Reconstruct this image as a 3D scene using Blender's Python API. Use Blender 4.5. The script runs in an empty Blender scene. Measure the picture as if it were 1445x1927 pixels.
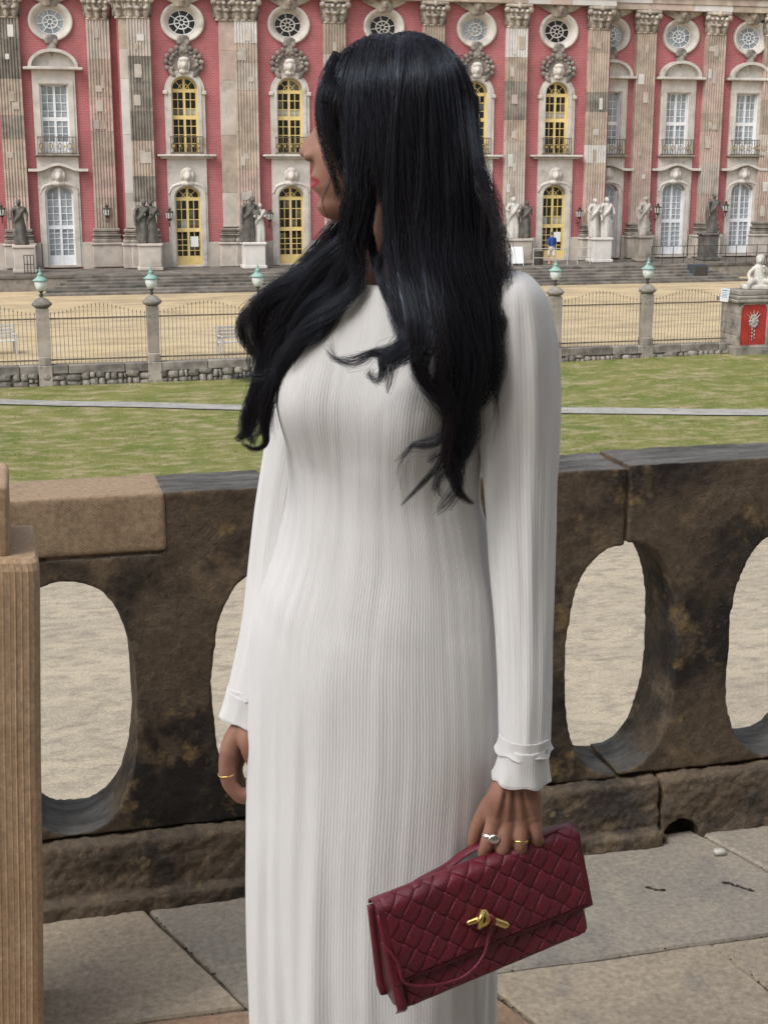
import bpy, bmesh, math, random
from mathutils import Vector, Matrix, Euler, noise as mnoise
from mathutils.geometry import tessellate_polygon
R = math.radians
rnd = random.Random(7)
scene = bpy.context.scene
# ---------------------------------------------------------------- camera
CAM = Vector((0, 0, 1.55)); YAW = R(14.5); PITCH = math.atan(653/2670); FPX = 2670.0
cd = bpy.data.cameras.new('camera'); cam = bpy.data.objects.new('camera', cd)
scene.collection.objects.link(cam)
cam.location = CAM; cam.rotation_euler = (math.pi/2-PITCH, 0, -YAW)
cd.sensor_fit = 'VERTICAL'; cd.sensor_height = 24.0; cd.lens = 24.0*FPX/1927
cd.clip_start = .05; cd.clip_end = 5000
scene.camera = cam
# ---------------------------------------------------------------- sky, sun, exposure
SUN_EL, SUN_AZ = R(50), R(236)         # azimuth clockwise from +Y: soft sun behind cloud, left of and behind the camera
w = bpy.data.worlds.new('World'); scene.world = w; w.use_nodes = True
nt = w.node_tree; nt.nodes.clear()
sky = nt.nodes.new('ShaderNodeTexSky'); sky.sky_type = 'NISHITA'; sky.sun_disc = False
sky.sun_elevation = SUN_EL; sky.sun_rotation = SUN_AZ; sky.air_density = 1.0; sky.dust_density = 4.0; sky.ozone_density = 1.0
hs = nt.nodes.new('ShaderNodeHueSaturation'); hs.inputs['Saturation'].default_value = .42
bg = nt.nodes.new('ShaderNodeBackground'); bg.inputs['Strength'].default_value = .15
wo = nt.nodes.new('ShaderNodeOutputWorld')
nt.links.new(sky.outputs[0], hs.inputs['Color']); nt.links.new(hs.outputs[0], bg.inputs['Color']); nt.links.new(bg.outputs[0], wo.inputs[0])
sl = bpy.data.lights.new('sun', 'SUN'); sl.energy = 1.2; sl.angle = R(45); sl.color = (1, .965, .92)
so = bpy.data.objects.new('sun', sl); scene.collection.objects.link(so)
sd = Vector((math.sin(SUN_AZ)*math.cos(SUN_EL), math.cos(SUN_AZ)*math.cos(SUN_EL), math.sin(SUN_EL)))
so.rotation_euler = sd.to_track_quat('Z', 'Y').to_euler(); so.location = (0, 0, 60)
vs = scene.view_settings
vs.view_transform = 'Standard'; vs.look = 'None'; vs.exposure = 0.58; vs.gamma = 1.0; vs.use_curve_mapping = False
scene.render.engine = 'CYCLES'; scene.cycles.max_bounces = 6
# ---------------------------------------------------------------- helpers
RV = Vector((math.cos(YAW), -math.sin(YAW), 0)); FH = Vector((math.sin(YAW), math.cos(YAW), 0)); ZV = Vector((0, 0, 1))
FW = FH*math.cos(PITCH)-ZV*math.sin(PITCH); UP = FH*math.sin(PITCH)+ZV*math.cos(PITCH)
def ray(px, py): return FW+RV*((px-722.5)/FPX)-UP*((py-963.5)/FPX)
def atY(px, py, Y): d = ray(px, py); return CAM+d*(Y/d.y)       # the world point of a photo pixel on a plane Y = const
def atZ(px, py, Z): d = ray(px, py); return CAM+d*((Z-CAM.z)/d.z)
def X(px, Y, py=300): return atY(px, py, Y).x
def link(o): scene.collection.objects.link(o); return o
class MB:
    def __init__(s): s.v = []; s.f = []
    def add(s, vs, fs):
        n = len(s.v); s.v += [tuple(p) for p in vs]; s.f += [tuple(i+n for i in f) for f in fs]; return s
    def box(s, x0, x1, y0, y1, z0, z1, taper=0):
        t = taper
        return s.add([(x0, y0, z0), (x1, y0, z0), (x1, y1, z0), (x0, y1, z0), (x0+t, y0+t, z1), (x1-t, y0+t, z1), (x1-t, y1-t, z1), (x0+t, y1-t, z1)],
                     [(0, 3, 2, 1), (4, 5, 6, 7), (0, 1, 5, 4), (1, 2, 6, 5), (2, 3, 7, 6), (3, 0, 4, 7)])
    def bbox(s, x0, x1, y0, y1, z0, z1, b=.01):      # box with chamfered vertical and top edges
        pts = []
        def ring(ix, z): return [(x0+b+ix, y0+ix, z), (x1-b-ix, y0+ix, z), (x1-ix, y0+b+ix, z), (x1-ix, y1-b-ix, z), (x1-b-ix, y1-ix, z), (x0+b+ix, y1-ix, z), (x0+ix, y1-b-ix, z), (x0+ix, y0+b+ix, z)]
        return s.loft([ring(b, z0), ring(0, z0+b), ring(0, z1-b), ring(b, z1)], True)
    def loft(s, rings, cap=True, closed=True):
        n = len(rings[0]); vs = [p for r in rings for p in r]; fs = []
        for i in range(len(rings)-1):
            for j in range(n if closed else n-1):
                a = i*n+j; b = i*n+(j+1) % n; fs.append((a, b, b+n, a+n))
        if cap: fs.append(tuple(range(n-1, -1, -1))); fs.append(tuple((len(rings)-1)*n+j for j in range(n)))
        return s.add(vs, fs)
    def tube(s, pts, rad, n=8, cap=True, flat=1.0):
        pts = [Vector(p) for p in pts]; m = len(pts)
        if not hasattr(rad, '__len__'): rad = [rad]*m
        rings = []; t0 = (pts[1]-pts[0]).normalized(); u = t0.orthogonal().normalized()
        for i in range(m):
            t = (pts[min(i+1, m-1)]-pts[max(i-1, 0)]).normalized()
            u = (u-t*u.dot(t)); u = u.normalized() if u.length > 1e-6 else t.orthogonal().normalized(); w_ = t.cross(u)
            rings.append([pts[i]+u*(math.cos(2*math.pi*k/n)*rad[i])+w_*(math.sin(2*math.pi*k/n)*rad[i]*flat) for k in range(n)])
        return s.loft(rings, cap)
    def limb(s, pts, rad, n=16, sub=6):              # smooth tapered tube with round ends
        P = [Vector(p) for p in pts]; q = []; rr = []
        for i in range(len(P)-1):
            a = P[max(i-1, 0)]; b = P[i]; c = P[i+1]; d = P[min(i+2, len(P)-1)]
            for k in range(sub):
                t = k/sub; q.append(.5*((2*b)+(c-a)*t+(2*a-5*b+4*c-d)*t*t+(3*b-a-3*c+d)*t**3)); rr.append(rad[i]+(rad[i+1]-rad[i])*t)
        q.append(P[-1]); rr.append(rad[-1])
        d0 = (q[0]-q[1]).normalized(); d1 = (q[-1]-q[-2]).normalized(); A = []; B = []
        for a in (80, 60, 35, 15): A.append((q[0]+d0*rr[0]*math.sin(R(a)), rr[0]*math.cos(R(a))))
        for a in (15, 35, 60, 80): B.append((q[-1]+d1*rr[-1]*math.sin(R(a)), rr[-1]*math.cos(R(a))))
        pts2 = [a[0] for a in A]+q+[b[0] for b in B]; r2 = [a[1] for a in A]+rr+[b[1] for b in B]
        return s.tube(pts2, r2, n)
    def lathe(s, prof, n=16, c=(0, 0, 0), axis='Z'):
        rings = []
        for r_, z in prof:
            ring = []
            for k in range(n):
                a = 2*math.pi*k/n; x, y = math.cos(a)*r_, math.sin(a)*r_
                ring.append((c[0]+x, c[1]+y, c[2]+z) if axis == 'Z' else (c[0]+x, c[1]-z, c[2]+y))
            rings.append(ring)
        return s.loft(rings, True)
    def ell(s, c, r_, n=12, m=8, rot=None):
        c = Vector(c); M = rot if rot is not None else Matrix.Identity(3); rings = []
        for i in range(m+1):
            t = -math.pi/2+math.pi*(i+.04 if i == 0 else i-.04 if i == m else i)/m
            rings.append([c+M @ Vector((math.cos(t)*math.cos(2*math.pi*k/n)*r_[0], math.cos(t)*math.sin(2*math.pi*k/n)*r_[1], math.sin(t)*r_[2])) for k in range(n)])
        return s.loft(rings, True)
    def extr(s, poly, y0, y1):                       # polygon in (x, z), extruded along y
        n = len(poly); area = sum(poly[i][0]*poly[(i+1) % n][1]-poly[(i+1) % n][0]*poly[i][1] for i in range(n))
        if area < 0: poly = poly[::-1]
        vs = [(x, y0, z) for x, z in poly]+[(x, y1, z) for x, z in poly]
        fs = [tuple(range(n)), tuple(range(2*n-1, n-1, -1))]
        for i in range(n): j = (i+1) % n; fs.append((i, i+n, j+n, j))
        return s.add(vs, fs)
    def plate(s, outer, holes, y0, y1):              # slab in the xz plane with holes through it
        loops = [outer]+holes
        tri = tessellate_polygon([[Vector((x, z, 0)) for x, z in l] for l in loops])
        flat = [p for l in loops for p in l]; n = len(flat); fs = []
        for a, b, c in tri:
            A, B, Cc = flat[a], flat[b], flat[c]
            if (B[0]-A[0])*(Cc[1]-A[1])-(B[1]-A[1])*(Cc[0]-A[0]) < 0: a, c = c, a
            fs.append((a, b, c)); fs.append((c+n, b+n, a+n))
        o = 0
        for li, l in enumerate(loops):
            m = len(l); ar = sum(l[i][0]*l[(i+1) % m][1]-l[(i+1) % m][0]*l[i][1] for i in range(m))
            for i in range(m):
                j = (i+1) % m; q = (o+i, o+i+n, o+j+n, o+j)
                fs.append(q if (ar > 0) == (li == 0) else q[::-1])
            o += m
        return s.add([(x, y0, z) for x, z in flat]+[(x, y1, z) for x, z in flat], fs)
    def mesh(s, name, smooth=False):
        me = bpy.data.meshes.new(name); me.from_pydata(s.v, [], s.f); me.validate(); me.update()
        if smooth:
            for p in me.polygons: p.use_smooth = True
        return me
def obj(name, mb, mat, parent=None, smooth=False, label=None):
    me = mb.mesh(name, smooth) if isinstance(mb, MB) else mb
    o = link(bpy.data.objects.new(name, me))
    if mat is not None and not me.materials: me.materials.append(mat)
    if parent is not None: o.parent = parent
    if label: o['label'] = label
    return o
def fixn(mb, name='m', smooth=False):                # mesh with recalculated normals
    me = mb.mesh(name, smooth); bm = bmesh.new(); bm.from_mesh(me); bmesh.ops.recalc_face_normals(bm, faces=bm.faces); bm.to_mesh(me); bm.free(); return me
def empty(name, loc=(0, 0, 0), rz=0, label=None, cat=None, group=None):
    o = link(bpy.data.objects.new(name, None)); o.location = loc; o.rotation_euler = (0, 0, rz)
    return tag(o, label, cat, group, 'thing' if cat else None)
def tag(o, label=None, cat=None, group=None, kind=None):
    if label: o['label'] = label
    if cat: o['category'] = cat
    if group: o['group'] = group
    if kind: o['kind'] = kind
    return o
def remesh(mb, vox, smooth=0, name='m', fac=.5):
    me = fixn(mb, name); o = link(bpy.data.objects.new('tmp', me))
    m = o.modifiers.new('r', 'REMESH'); m.mode = 'VOXEL'; m.voxel_size = vox
    if smooth: k = o.modifiers.new('s', 'SMOOTH'); k.iterations = smooth; k.factor = fac
    dg = bpy.context.evaluated_depsgraph_get(); out = bpy.data.meshes.new_from_object(o.evaluated_get(dg))
    bpy.data.objects.remove(o); out.name = name
    for p in out.polygons: p.use_smooth = True
    return out
# ---------------------------------------------------------------- materials
def mat(name, col, rough=.7, var=.0, vscale=3., col2=None, bump=0., bscale=40., spec=.3, metal=0., stain=None, sscale=1., samt=.5, coord='Object', stretch=(1, 1, 1), detail=6, perobj=0.):
    m = bpy.data.materials.new(name); m.use_nodes = True; t = m.node_tree; N = t.nodes; L = t.links; b = N['Principled BSDF']
    b.inputs['Roughness'].default_value = rough; b.inputs['Metallic'].default_value = metal; b.inputs['Specular IOR Level'].default_value = spec
    tc = N.new('ShaderNodeTexCoord'); mp = N.new('ShaderNodeMapping'); mp.inputs['Scale'].default_value = stretch
    src = tc.outputs[coord]
    if coord == 'World': pass
    L.new(src, mp.inputs['Vector'])
    def noi(sc, det=detail, ro=.6):
        n = N.new('ShaderNodeTexNoise'); n.inputs['Scale'].default_value = sc; n.inputs['Detail'].default_value = det; n.inputs['Roughness'].default_value = ro
        L.new(mp.outputs[0], n.inputs['Vector']); return n
    def ramp(inp, lo, hi):
        r_ = N.new('ShaderNodeMapRange'); r_.inputs['From Min'].default_value = lo; r_.inputs['From Max'].default_value = hi; L.new(inp, r_.inputs['Value']); return r_.outputs[0]
    def mix(f, a, c):
        x = N.new('ShaderNodeMix'); x.data_type = 'RGBA'
        L.new(f, x.inputs[0])
        for i, q in ((6, a), (7, c)):
            if hasattr(q, 'links'): L.new(q, x.inputs[i])
            else: x.inputs[i].default_value = (*q, 1)
        return x.outputs[2]
    c2 = col2 or tuple(max(0, k*(1-var)) for k in col); c1 = col if col2 else tuple(k*(1+var*.6) for k in col)
    out = mix(ramp(noi(vscale).outputs[0], .35, .65), c1, c2)
    if stain: out = mix(ramp(noi(sscale, 8, .7).outputs[0], .5+.25*(1-samt)-.12, .5+.25*(1-samt)+.05), out, stain)
    if perobj:
        oi = N.new('ShaderNodeObjectInfo'); h = N.new('ShaderNodeHueSaturation'); r2 = N.new('ShaderNodeMapRange')
        r2.inputs['To Min'].default_value = 1-perobj; r2.inputs['To Max'].default_value = 1+perobj; L.new(oi.outputs['Random'], r2.inputs['Value']); L.new(r2.outputs[0], h.inputs['Value']); L.new(out, h.inputs['Color']); out = h.outputs[0]
    L.new(out, b.inputs['Base Color'])
    if bump:
        bn = N.new('ShaderNodeBump'); bn.inputs['Strength'].default_value = bump; bn.inputs['Distance'].default_value = .02
        L.new(noi(bscale, 8, .65).outputs[0], bn.inputs['Height']); L.new(bn.outputs[0], b.inputs['Normal'])
    return m
M = {}
M['stone'] = mat('stone', (.46, .415, .365), .85, .2, 1.2, stain=(.28, .24, .2), sscale=.8, samt=.35, bump=.3, bscale=12, perobj=.12)
M['stone_dark'] = mat('stone_dark', (.25, .225, .19), .9, .3, 1.5, stain=(.13, .12, .105), sscale=1.2, samt=.6, bump=.3, bscale=12, perobj=.2)
M['stone_tan'] = mat('stone_tan', (.42, .35, .285), .85, .25, 1.5, stain=(.29, .24, .19), sscale=1.2, samt=.4, bump=.3, bscale=12, perobj=.12)
M['stone_rose'] = mat('stone_rose', (.46, .36, .31), .85, .2, 1.5, stain=(.33, .27, .235), sscale=1.2, samt=.4, bump=.3, bscale=12, perobj=.1)
M['stone_pale'] = mat('stone_pale', (.57, .55, .52), .85, .12, 1.5, bump=.2, bscale=12, perobj=.08)
M['trim'] = mat('trim', (.53, .495, .45), .8, .2, 1.2, stain=(.28, .25, .21), sscale=1.5, samt=.3, bump=.15, bscale=10, perobj=.06)
M['carve'] = mat('carve', (.42, .37, .31), .85, .3, 2.5, stain=(.13, .115, .1), sscale=2.2, samt=.55, bump=.4, bscale=14, perobj=.15)
M['carve_dark'] = mat('carve_dark', (.27, .24, .21), .85, .35, 2.5, stain=(.10, .09, .085), sscale=2.0, samt=.7, bump=.4, bscale=14)
M['yellow'] = mat('yellow', (.72, .57, .25), .5, .12, 2)
M['white'] = mat('white_paint', (.74, .76, .78), .5, .06, 2)
M['glass'] = mat('window_glass', (.012, .011, .008), .12, .5, .8, spec=.4)
M['glass_milk'] = mat('blind_glass', (.36, .38, .37), .3, .5, .9, spec=.5)
M['glass_warm'] = mat('lit_glass', (.10, .095, .07), .25, .6, 1.5, spec=.5)
M['glass_curtain'] = mat('curtain_glass', (.34, .375, .40), .25, .4, .8, spec=.5, stretch=(3, 1, .6))
M['iron'] = mat('iron', (.06, .052, .043), .6, .3, 10)
M['iron_gilt'] = mat('iron_gilt', (.12, .095, .055), .5, .4, 10)
M['gilt'] = mat('gilt', (.6, .42, .12), .35, .2, 10, metal=.6)
M['verdigris'] = mat('verdigris', (.24, .38, .335), .6, .3, 9, stain=(.14, .24, .21), sscale=14, samt=.4)
def brick_mat():
    m = bpy.data.materials.new('red_brick'); m.use_nodes = True; t = m.node_tree; N = t.nodes; L = t.links; b = N['Principled BSDF']; b.inputs['Roughness'].default_value = .8
    b.inputs['Specular IOR Level'].default_value = .2
    tc = N.new('ShaderNodeTexCoord'); sp = N.new('ShaderNodeSeparateXYZ'); cb = N.new('ShaderNodeCombineXYZ'); ad = N.new('ShaderNodeMath'); ad.operation = 'ADD'
    L.new(tc.outputs['Object'], sp.inputs[0]); L.new(sp.outputs[0], ad.inputs[0]); L.new(sp.outputs[1], ad.inputs[1]); L.new(ad.outputs[0], cb.inputs[0]); L.new(sp.outputs[2], cb.inputs[1])
    br = N.new('ShaderNodeTexBrick'); br.inputs['Scale'].default_value = 1.0; br.inputs['Brick Width'].default_value = .25; br.inputs['Row Height'].default_value = .085; br.inputs['Mortar Size'].default_value = .016; br.inputs['Mortar Smooth'].default_value = .4
    br.inputs['Color1'].default_value = (.37, .112, .118, 1); br.inputs['Color2'].default_value = (.31, .088, .094, 1); br.inputs['Mortar'].default_value = (.43, .195, .20, 1)
    L.new(cb.outputs[0], br.inputs['Vector'])
    n = N.new('ShaderNodeTexNoise'); n.inputs['Scale'].default_value = .5; n.inputs['Detail'].default_value = 7; n.inputs['Roughness'].default_value = .65; L.new(tc.outputs['Object'], n.inputs['Vector'])
    mr = N.new('ShaderNodeMapRange'); mr.inputs['From Min'].default_value = .3; mr.inputs['From Max'].default_value = .7; mr.inputs['To Min'].default_value = .8; mr.inputs['To Max'].default_value = 1.2; L.new(n.outputs[0], mr.inputs['Value'])
    h = N.new('ShaderNodeHueSaturation'); L.new(br.outputs[0], h.inputs['Color']); L.new(mr.outputs[0], h.inputs['Value']); L.new(h.outputs[0], b.inputs['Base Color'])
    bp = N.new('ShaderNodeBump'); bp.inputs['Strength'].default_value = .4; bp.inputs['Distance'].default_value = .01; bp.invert = True; L.new(br.outputs['Fac'], bp.inputs['Height']); L.new(bp.outputs[0], b.inputs['Normal'])
    return m
M['brick'] = brick_mat()
# ---------------------------------------------------------------- ground: far sheet, gravel, lawn, path, sand court
ZC, ZT, YF = -4.6, -3.8, 45.3          # court level, palace terrace level, fence line
def ground_mat(name, c1, c2, c3, s1, s2, s3, bump, stretch=(1, 1, 1), lo=.42, hi=.58):
    m = bpy.data.materials.new(name); m.use_nodes = True; t = m.node_tree; N = t.nodes; L = t.links; b = N['Principled BSDF']; b.inputs['Roughness'].default_value = .95; b.inputs['Specular IOR Level'].default_value = .1
    tc = N.new('ShaderNodeTexCoord'); mp = N.new('ShaderNodeMapping'); mp.inputs['Scale'].default_value = stretch; L.new(tc.outputs['Object'], mp.inputs[0])
    def noi(s, d=8, r_=.7):
        n = N.new('ShaderNodeTexNoise'); n.inputs['Scale'].default_value = s; n.inputs['Detail'].default_value = d; n.inputs['Roughness'].default_value = r_; L.new(mp.outputs[0], n.inputs['Vector'])
        return n.outputs[0]
    def mr(i, a, c):
        q = N.new('ShaderNodeMapRange'); q.inputs['From Min'].default_value = a; q.inputs['From Max'].default_value = c; L.new(i, q.inputs['Value']); return q.outputs[0]
    def mix(f, a, c):
        x = N.new('ShaderNodeMix'); x.data_type = 'RGBA'; L.new(f, x.inputs[0])
        for i, q in ((6, a), (7, c)):
            if hasattr(q, 'links'): L.new(q, x.inputs[i])
            else: x.inputs[i].default_value = (*q, 1)
        return x.outputs[2]
    o = mix(mr(noi(s1), lo, hi), c1, c2); n2 = noi(s2); o = mix(mr(n2, .47, .66), o, c3)
    n3 = noi(s3, 4, .8); v = N.new('ShaderNodeMapRange'); v.inputs['From Min'].default_value = .3; v.inputs['From Max'].default_value = .7; v.inputs['To Min'].default_value = .62; v.inputs['To Max'].default_value = 1.35; L.new(n3, v.inputs['Value'])
    h = N.new('ShaderNodeHueSaturation'); L.new(o, h.inputs['Color']); L.new(v.outputs[0], h.inputs['Value']); L.new(h.outputs[0], b.inputs['Base Color'])
    bp = N.new('ShaderNodeBump'); bp.inputs['Strength'].default_value = bump; bp.inputs['Distance'].default_value = .05; L.new(n3, bp.inputs['Height']); L.new(bp.outputs[0], b.inputs['Normal'])
    return m
M['gravel'] = ground_mat('gravel', (.52, .45, .34), (.43, .375, .29), (.31, .27, .215), .8, 3.0, 26, .8, (1, 1.9, 1))
M['sand'] = ground_mat('sand', (.49, .395, .25), (.44, .355, .225), (.30, .245, .165), .25, .5, 8, .35, (1, 2.5, 1), .4, .6)
M['lawn'] = ground_mat('lawn', (.14, .178, .043), (.24, .24, .085), (.42, .35, .215), .45, 1.3, 22, 1.0, (1, 1.7, 1), .36, .64)
M['path'] = ground_mat('path', (.34, .33, .31), (.30, .295, .28), (.25, .24, .22), 1, 2, 30, .3)
tag(obj('ground', MB().add([(-1500, -1500, -5.62), (1500, -1500, -5.62), (1500, 2000, -5.62), (-1500, 2000, -5.62)], [(0, 1, 2, 3)]), M['gravel']), kind='structure')
def lawn_z(x, y):
    zb = -5.13+max(0, min(1, (x-6)/18))*.27
    t = max(0, min(1, (y-27)/(YF-27))); z = -5.55+(zb+5.55)*t
    return z+.05*mnoise.noise(Vector((x*.25, y*.25, 1)))*min(1, (YF-y)*.5+.1)
def sheet(name, x0, x1, nx, ya, yb, ny, zf, m):
    mb = MB(); vs = []; fs = []
    for j in range(ny+1):
        for i in range(nx+1):
            x = x0+(x1-x0)*i/nx; a, b = ya(x), yb(x); y = a+(b-a)*j/ny; vs.append((x, y, zf(x, y)))
    for j in range(ny):
        for i in range(nx): q = j*(nx+1)+i; fs.append((q, q+1, q+nx+2, q+nx+1))
    return tag(obj(name, mb.add(vs, fs), m, smooth=True), kind='structure')
sheet('courtyard_gravel', -60, 90, 60, lambda x: -12, lambda x: 29, 20, lambda x, y: -5.585+.02*mnoise.noise(Vector((x*.4, y*.8, 3))), M['gravel'])
sheet('lawn', -40, 80, 120, lambda x: 27.2+.25*math.sin(x*1.3)*math.sin(x*.37), lambda x: YF+.2, 40, lawn_z, M['lawn'])
def path_y(x): return 42.45-.345*(x+.6) if x < 14.6 else 37.2-.285*(x-14.6)
sheet('path', -40, 50, 90, lambda x: path_y(x)-.38, lambda x: path_y(x)+.42, 2, lambda x, y: lawn_z(x, y)+.035, M['path'])
sheet('sand_court', -60, 110, 60, lambda x: YF+.1, lambda x: 80, 12, lambda x, y: ZC+.01*mnoise.noise(Vector((x*.3, y*.3, 2))), M['sand'])
# grass tufts on the lawn: real blades, too many to count
def grass():
    g = random.Random(3); mb = MB(); vs = []; fs = []
    for i in range(52000):
        x = g.uniform(-6, 30); y = 27.3+(YF-27.6)*g.random()**1.1
        if abs(y-path_y(x)) < .45: continue
        if x < y*.02-3 or x > y*.62+2: continue
        if mnoise.noise(Vector((x*.55, y*.9, 7))) < -.3+.5*g.random(): continue
        z = lawn_z(x, y)-.01; h = g.uniform(.02, .06)
        for k in range(3):
            a = g.uniform(0, 6.28); wd = g.uniform(.006, .014); ox, oy = g.uniform(-.08, .08), g.uniform(-.08, .08); ln = g.uniform(-.04, .04); n = len(vs)
            vs += [(x+ox-math.cos(a)*wd, y+oy-math.sin(a)*wd, z), (x+ox+math.cos(a)*wd, y+oy+math.sin(a)*wd, z), (x+ox+ln, y+oy+g.uniform(-.04, .04), z+h)]; fs.append((n, n+1, n+2))
    return mb.add(vs, fs)
M['grass'] = mat('grass_blades', (.16, .195, .045), .8, .3, 2.2, col2=(.34, .31, .14), spec=.15)
tag(obj('grass', grass(), M['grass']), 'short patchy grass blades growing across the lawn', 'grass', kind='stuff')
# ---------------------------------------------------------------- the palace
YC, YW = 78.0, 79.3                      # wall planes: projecting centre, wings
palace = empty('palace', (20, YC, ZT), 0, 'long red brick baroque palace with stone pilasters and yellow and white arched windows', 'building')
class Off:                               # palace parts are modelled in world coordinates and hung on the palace
    pass
def pobj(name, mb, m, parent=None, smooth=False, loc=None):
    o = obj(name, mb, m, None, smooth); p = parent or palace
    o.parent = p; 
    base = Vector((20, YC, ZT)); q = p; pl = Vector((0, 0, 0))
    while q is not None: pl += q.location; q = q.parent
    o.location = (Vector(loc) if loc else Vector((0, 0, 0)))-pl
    return o
def archpoly(xc, w_, z0, zs, zt, n=14):  # bottom-left, bottom-right, then the arch right to left
    h = zt-zs; p = [(xc-w_/2, z0), (xc+w_/2, z0)]
    for i in range(n+1):
        a = math.pi*i/n; p.append((xc+w_/2*math.cos(a), zs+h*math.sin(a)))
    return p
def ellpoly(xc, zc, rx, rz, n=28): return [(xc+rx*math.cos(2*math.pi*i/n), zc+rz*math.sin(2*math.pi*i/n)) for i in range(n)]
pane_cache = {}
def pane(parent, x0, x1, z0, z1, y, m):
    k = (round(x1-x0, 3), round(z1-z0, 3), m.name)
    if k not in pane_cache:
        pane_cache[k] = MB().box(-k[0]/2, k[0]/2, 0, .02, -k[1]/2, k[1]/2).mesh('pane'); pane_cache[k].materials.append(m)
    o = pobj('pane', pane_cache[k], None, parent, loc=((x0+x1)/2, y, (z0+z1)/2))
    return o
def window(xc, Y, w_, z0, zs, zt, paint, sections, panel, glassf, fan=True, deep=.34, name='window'):
    """frame + mullion + muntins as one mesh, panes as its children. sections: (z0, z1, rows)"""
    mb = MB(); fo = archpoly(xc, w_, z0, zs, zt); fi = archpoly(xc, w_-.16, z0+.06, zs, zt-.09)
    y0 = Y+.06; y1 = Y+deep; ym = Y+deep-.1
    mb.plate(fo, [fi], y0+.14, y1)
    # painted lining of the reveal
    for sx in (-1, 1): mb.box(xc+sx*(w_/2-.02)-.02, xc+sx*(w_/2-.02)+.02, Y-.02, y0+.138, z0, zs)
    mb.box(xc-.06, xc+.06, ym-.05, ym+.03, z0, zt-.05)
    ix = w_/2-.08
    if panel > 0: mb.box(xc-ix, xc+ix, ym-.03, ym+.02, z0+.05, z0+panel); mb.box(xc-ix+.08, xc-.12, ym-.045, ym-.028, z0+.1, z0+panel-.06); mb.box(xc+.12, xc+ix-.08, ym-.045, ym-.028, z0+.1, z0+panel-.06)
    zz = [s_[0] for s_ in sections[1:]]+[sections[-1][1]]
    for k, z in enumerate(zz):
        t_ = .1 if k < len(zz)-1 else (.09 if fan else .02)
        if not(k == len(zz)-1 and not fan): mb.box(xc-ix, xc+ix, ym-.042, ym+.025, z-t_, z+t_)
    cols = [(xc-ix, xc-.06), (xc+.06, xc+ix)]
    for a, b, rows in sections:
        for i in range(1, rows): z = a+(b-a)*i/rows; mb.box(xc-ix, xc+ix, ym-.02, ym+.022, z-.018, z+.018)
    mid = [(a+b)/2 for a, b in cols]
    for mx in mid: mb.box(mx-.018, mx+.018, ym-.022, ym+.024, sections[0][0], sections[-1][1])
    if fan:
        fz = sections[-1][1]
        for a in (45, 135): mb.tube([(xc, ym, fz), (xc+math.cos(R(a))*ix, ym, fz+math.sin(R(a))*(zt-fz)*.95)], .022, 5)
        mb.tube([(xc+math.cos(R(a))*ix*.5, ym, fz+math.sin(R(a))*(zt-fz)*.5) for a in range(0, 181, 15)], .022, 5)
    o = pobj(name, mb, paint)
    k = 0
    for si, (a, b, rows) in enumerate(sections):
        for i in range(rows):
            za = a+(b-a)*i/rows; zb = a+(b-a)*(i+1)/rows
            for ci, (ca, cb) in enumerate(cols):
                for h in (0, 1):
                    xa = ca+(cb-ca)*h/2; pane(o, xa, xa+(cb-ca)/2, za, zb, ym+.03, glassf(si, i, ci*2+h, rows)); k += 1
    if fan:
        fz = sections[-1][1]
        for sx in (-1, 1):
            poly = [(xc, fz)]+[(xc+sx*ix*math.cos(R(a)), fz+math.sin(R(a))*(zt-.06-fz)) for a in range(0, 91, 10)]
            pobj('pane', MB().extr(poly, ym+.03, ym+.05), glassf(9, 0, 0, 1), o)
    elif zt-zs > .1:
        fz = sections[-1][1]; pobj('pane', MB().extr([(xc-ix, fz), (xc+ix, fz)]+[(xc+ix*math.cos(R(a)), max(fz, zs)+math.sin(R(a))*(zt-.06-max(fz, zs))) for a in range(0, 181, 12)], ym+.03, ym+.05), glassf(9, 0, 0, 1), o)
    return o
def ring_plate(mb, po, pi, y0, y1): mb.plate(po, [pi], y0, y1)
# carved pieces, shared by all bays --------------------------------
def carve_head():                          # shell of leaves around a head, over the upper yellow windows
    g = random.Random(5); mb = MB()
    for k in range(11):
        a = R(-18+k*21.6); c = (math.cos(a)*.6, .02, .45+math.sin(a)*.5)
        mb.ell(c, (.36, .10, .11), 8, 6, Matrix.Rotation(-a, 3, 'Y')); mb.ell((math.cos(a)*.93, -.05, .45+math.sin(a)*.82), (.15, .13, .14), 8, 6); mb.ell((math.cos(a+.15)*.7, -.1, .45+math.sin(a+.15)*.6), (.10, .1, .09), 8, 6)
    mb.ell((0, .0, .45), (.75, .07, .62), 12, 8); mb.ell((-.62, -.06, -.08), (.3, .12, .12), 8, 6, Matrix.Rotation(R(50), 3, 'Y')); mb.ell((.62, -.06, -.08), (.3, .12, .12), 8, 6, Matrix.Rotation(R(-50), 3, 'Y'))
    return remesh(mb, .03, 1, 'carved_shell')
def carve_face():
    mb = MB(); mb.ell((0, -.14, .45), (.22, .2, .29), 10, 8); mb.ell((0, -.34, .4), (.05, .07, .1), 6, 5); mb.ell((0, -.16, .70), (.3, .18, .15), 8, 6); mb.ell((-.24, -.1, .45), (.1, .12, .26), 8, 6); mb.ell((.24, -.1, .45), (.1, .12, .26), 8, 6); mb.ell((0, -.1, .1), (.3, .14, .14), 8, 6)
    return remesh(mb, .03, 1, 'carved_face')
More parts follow.
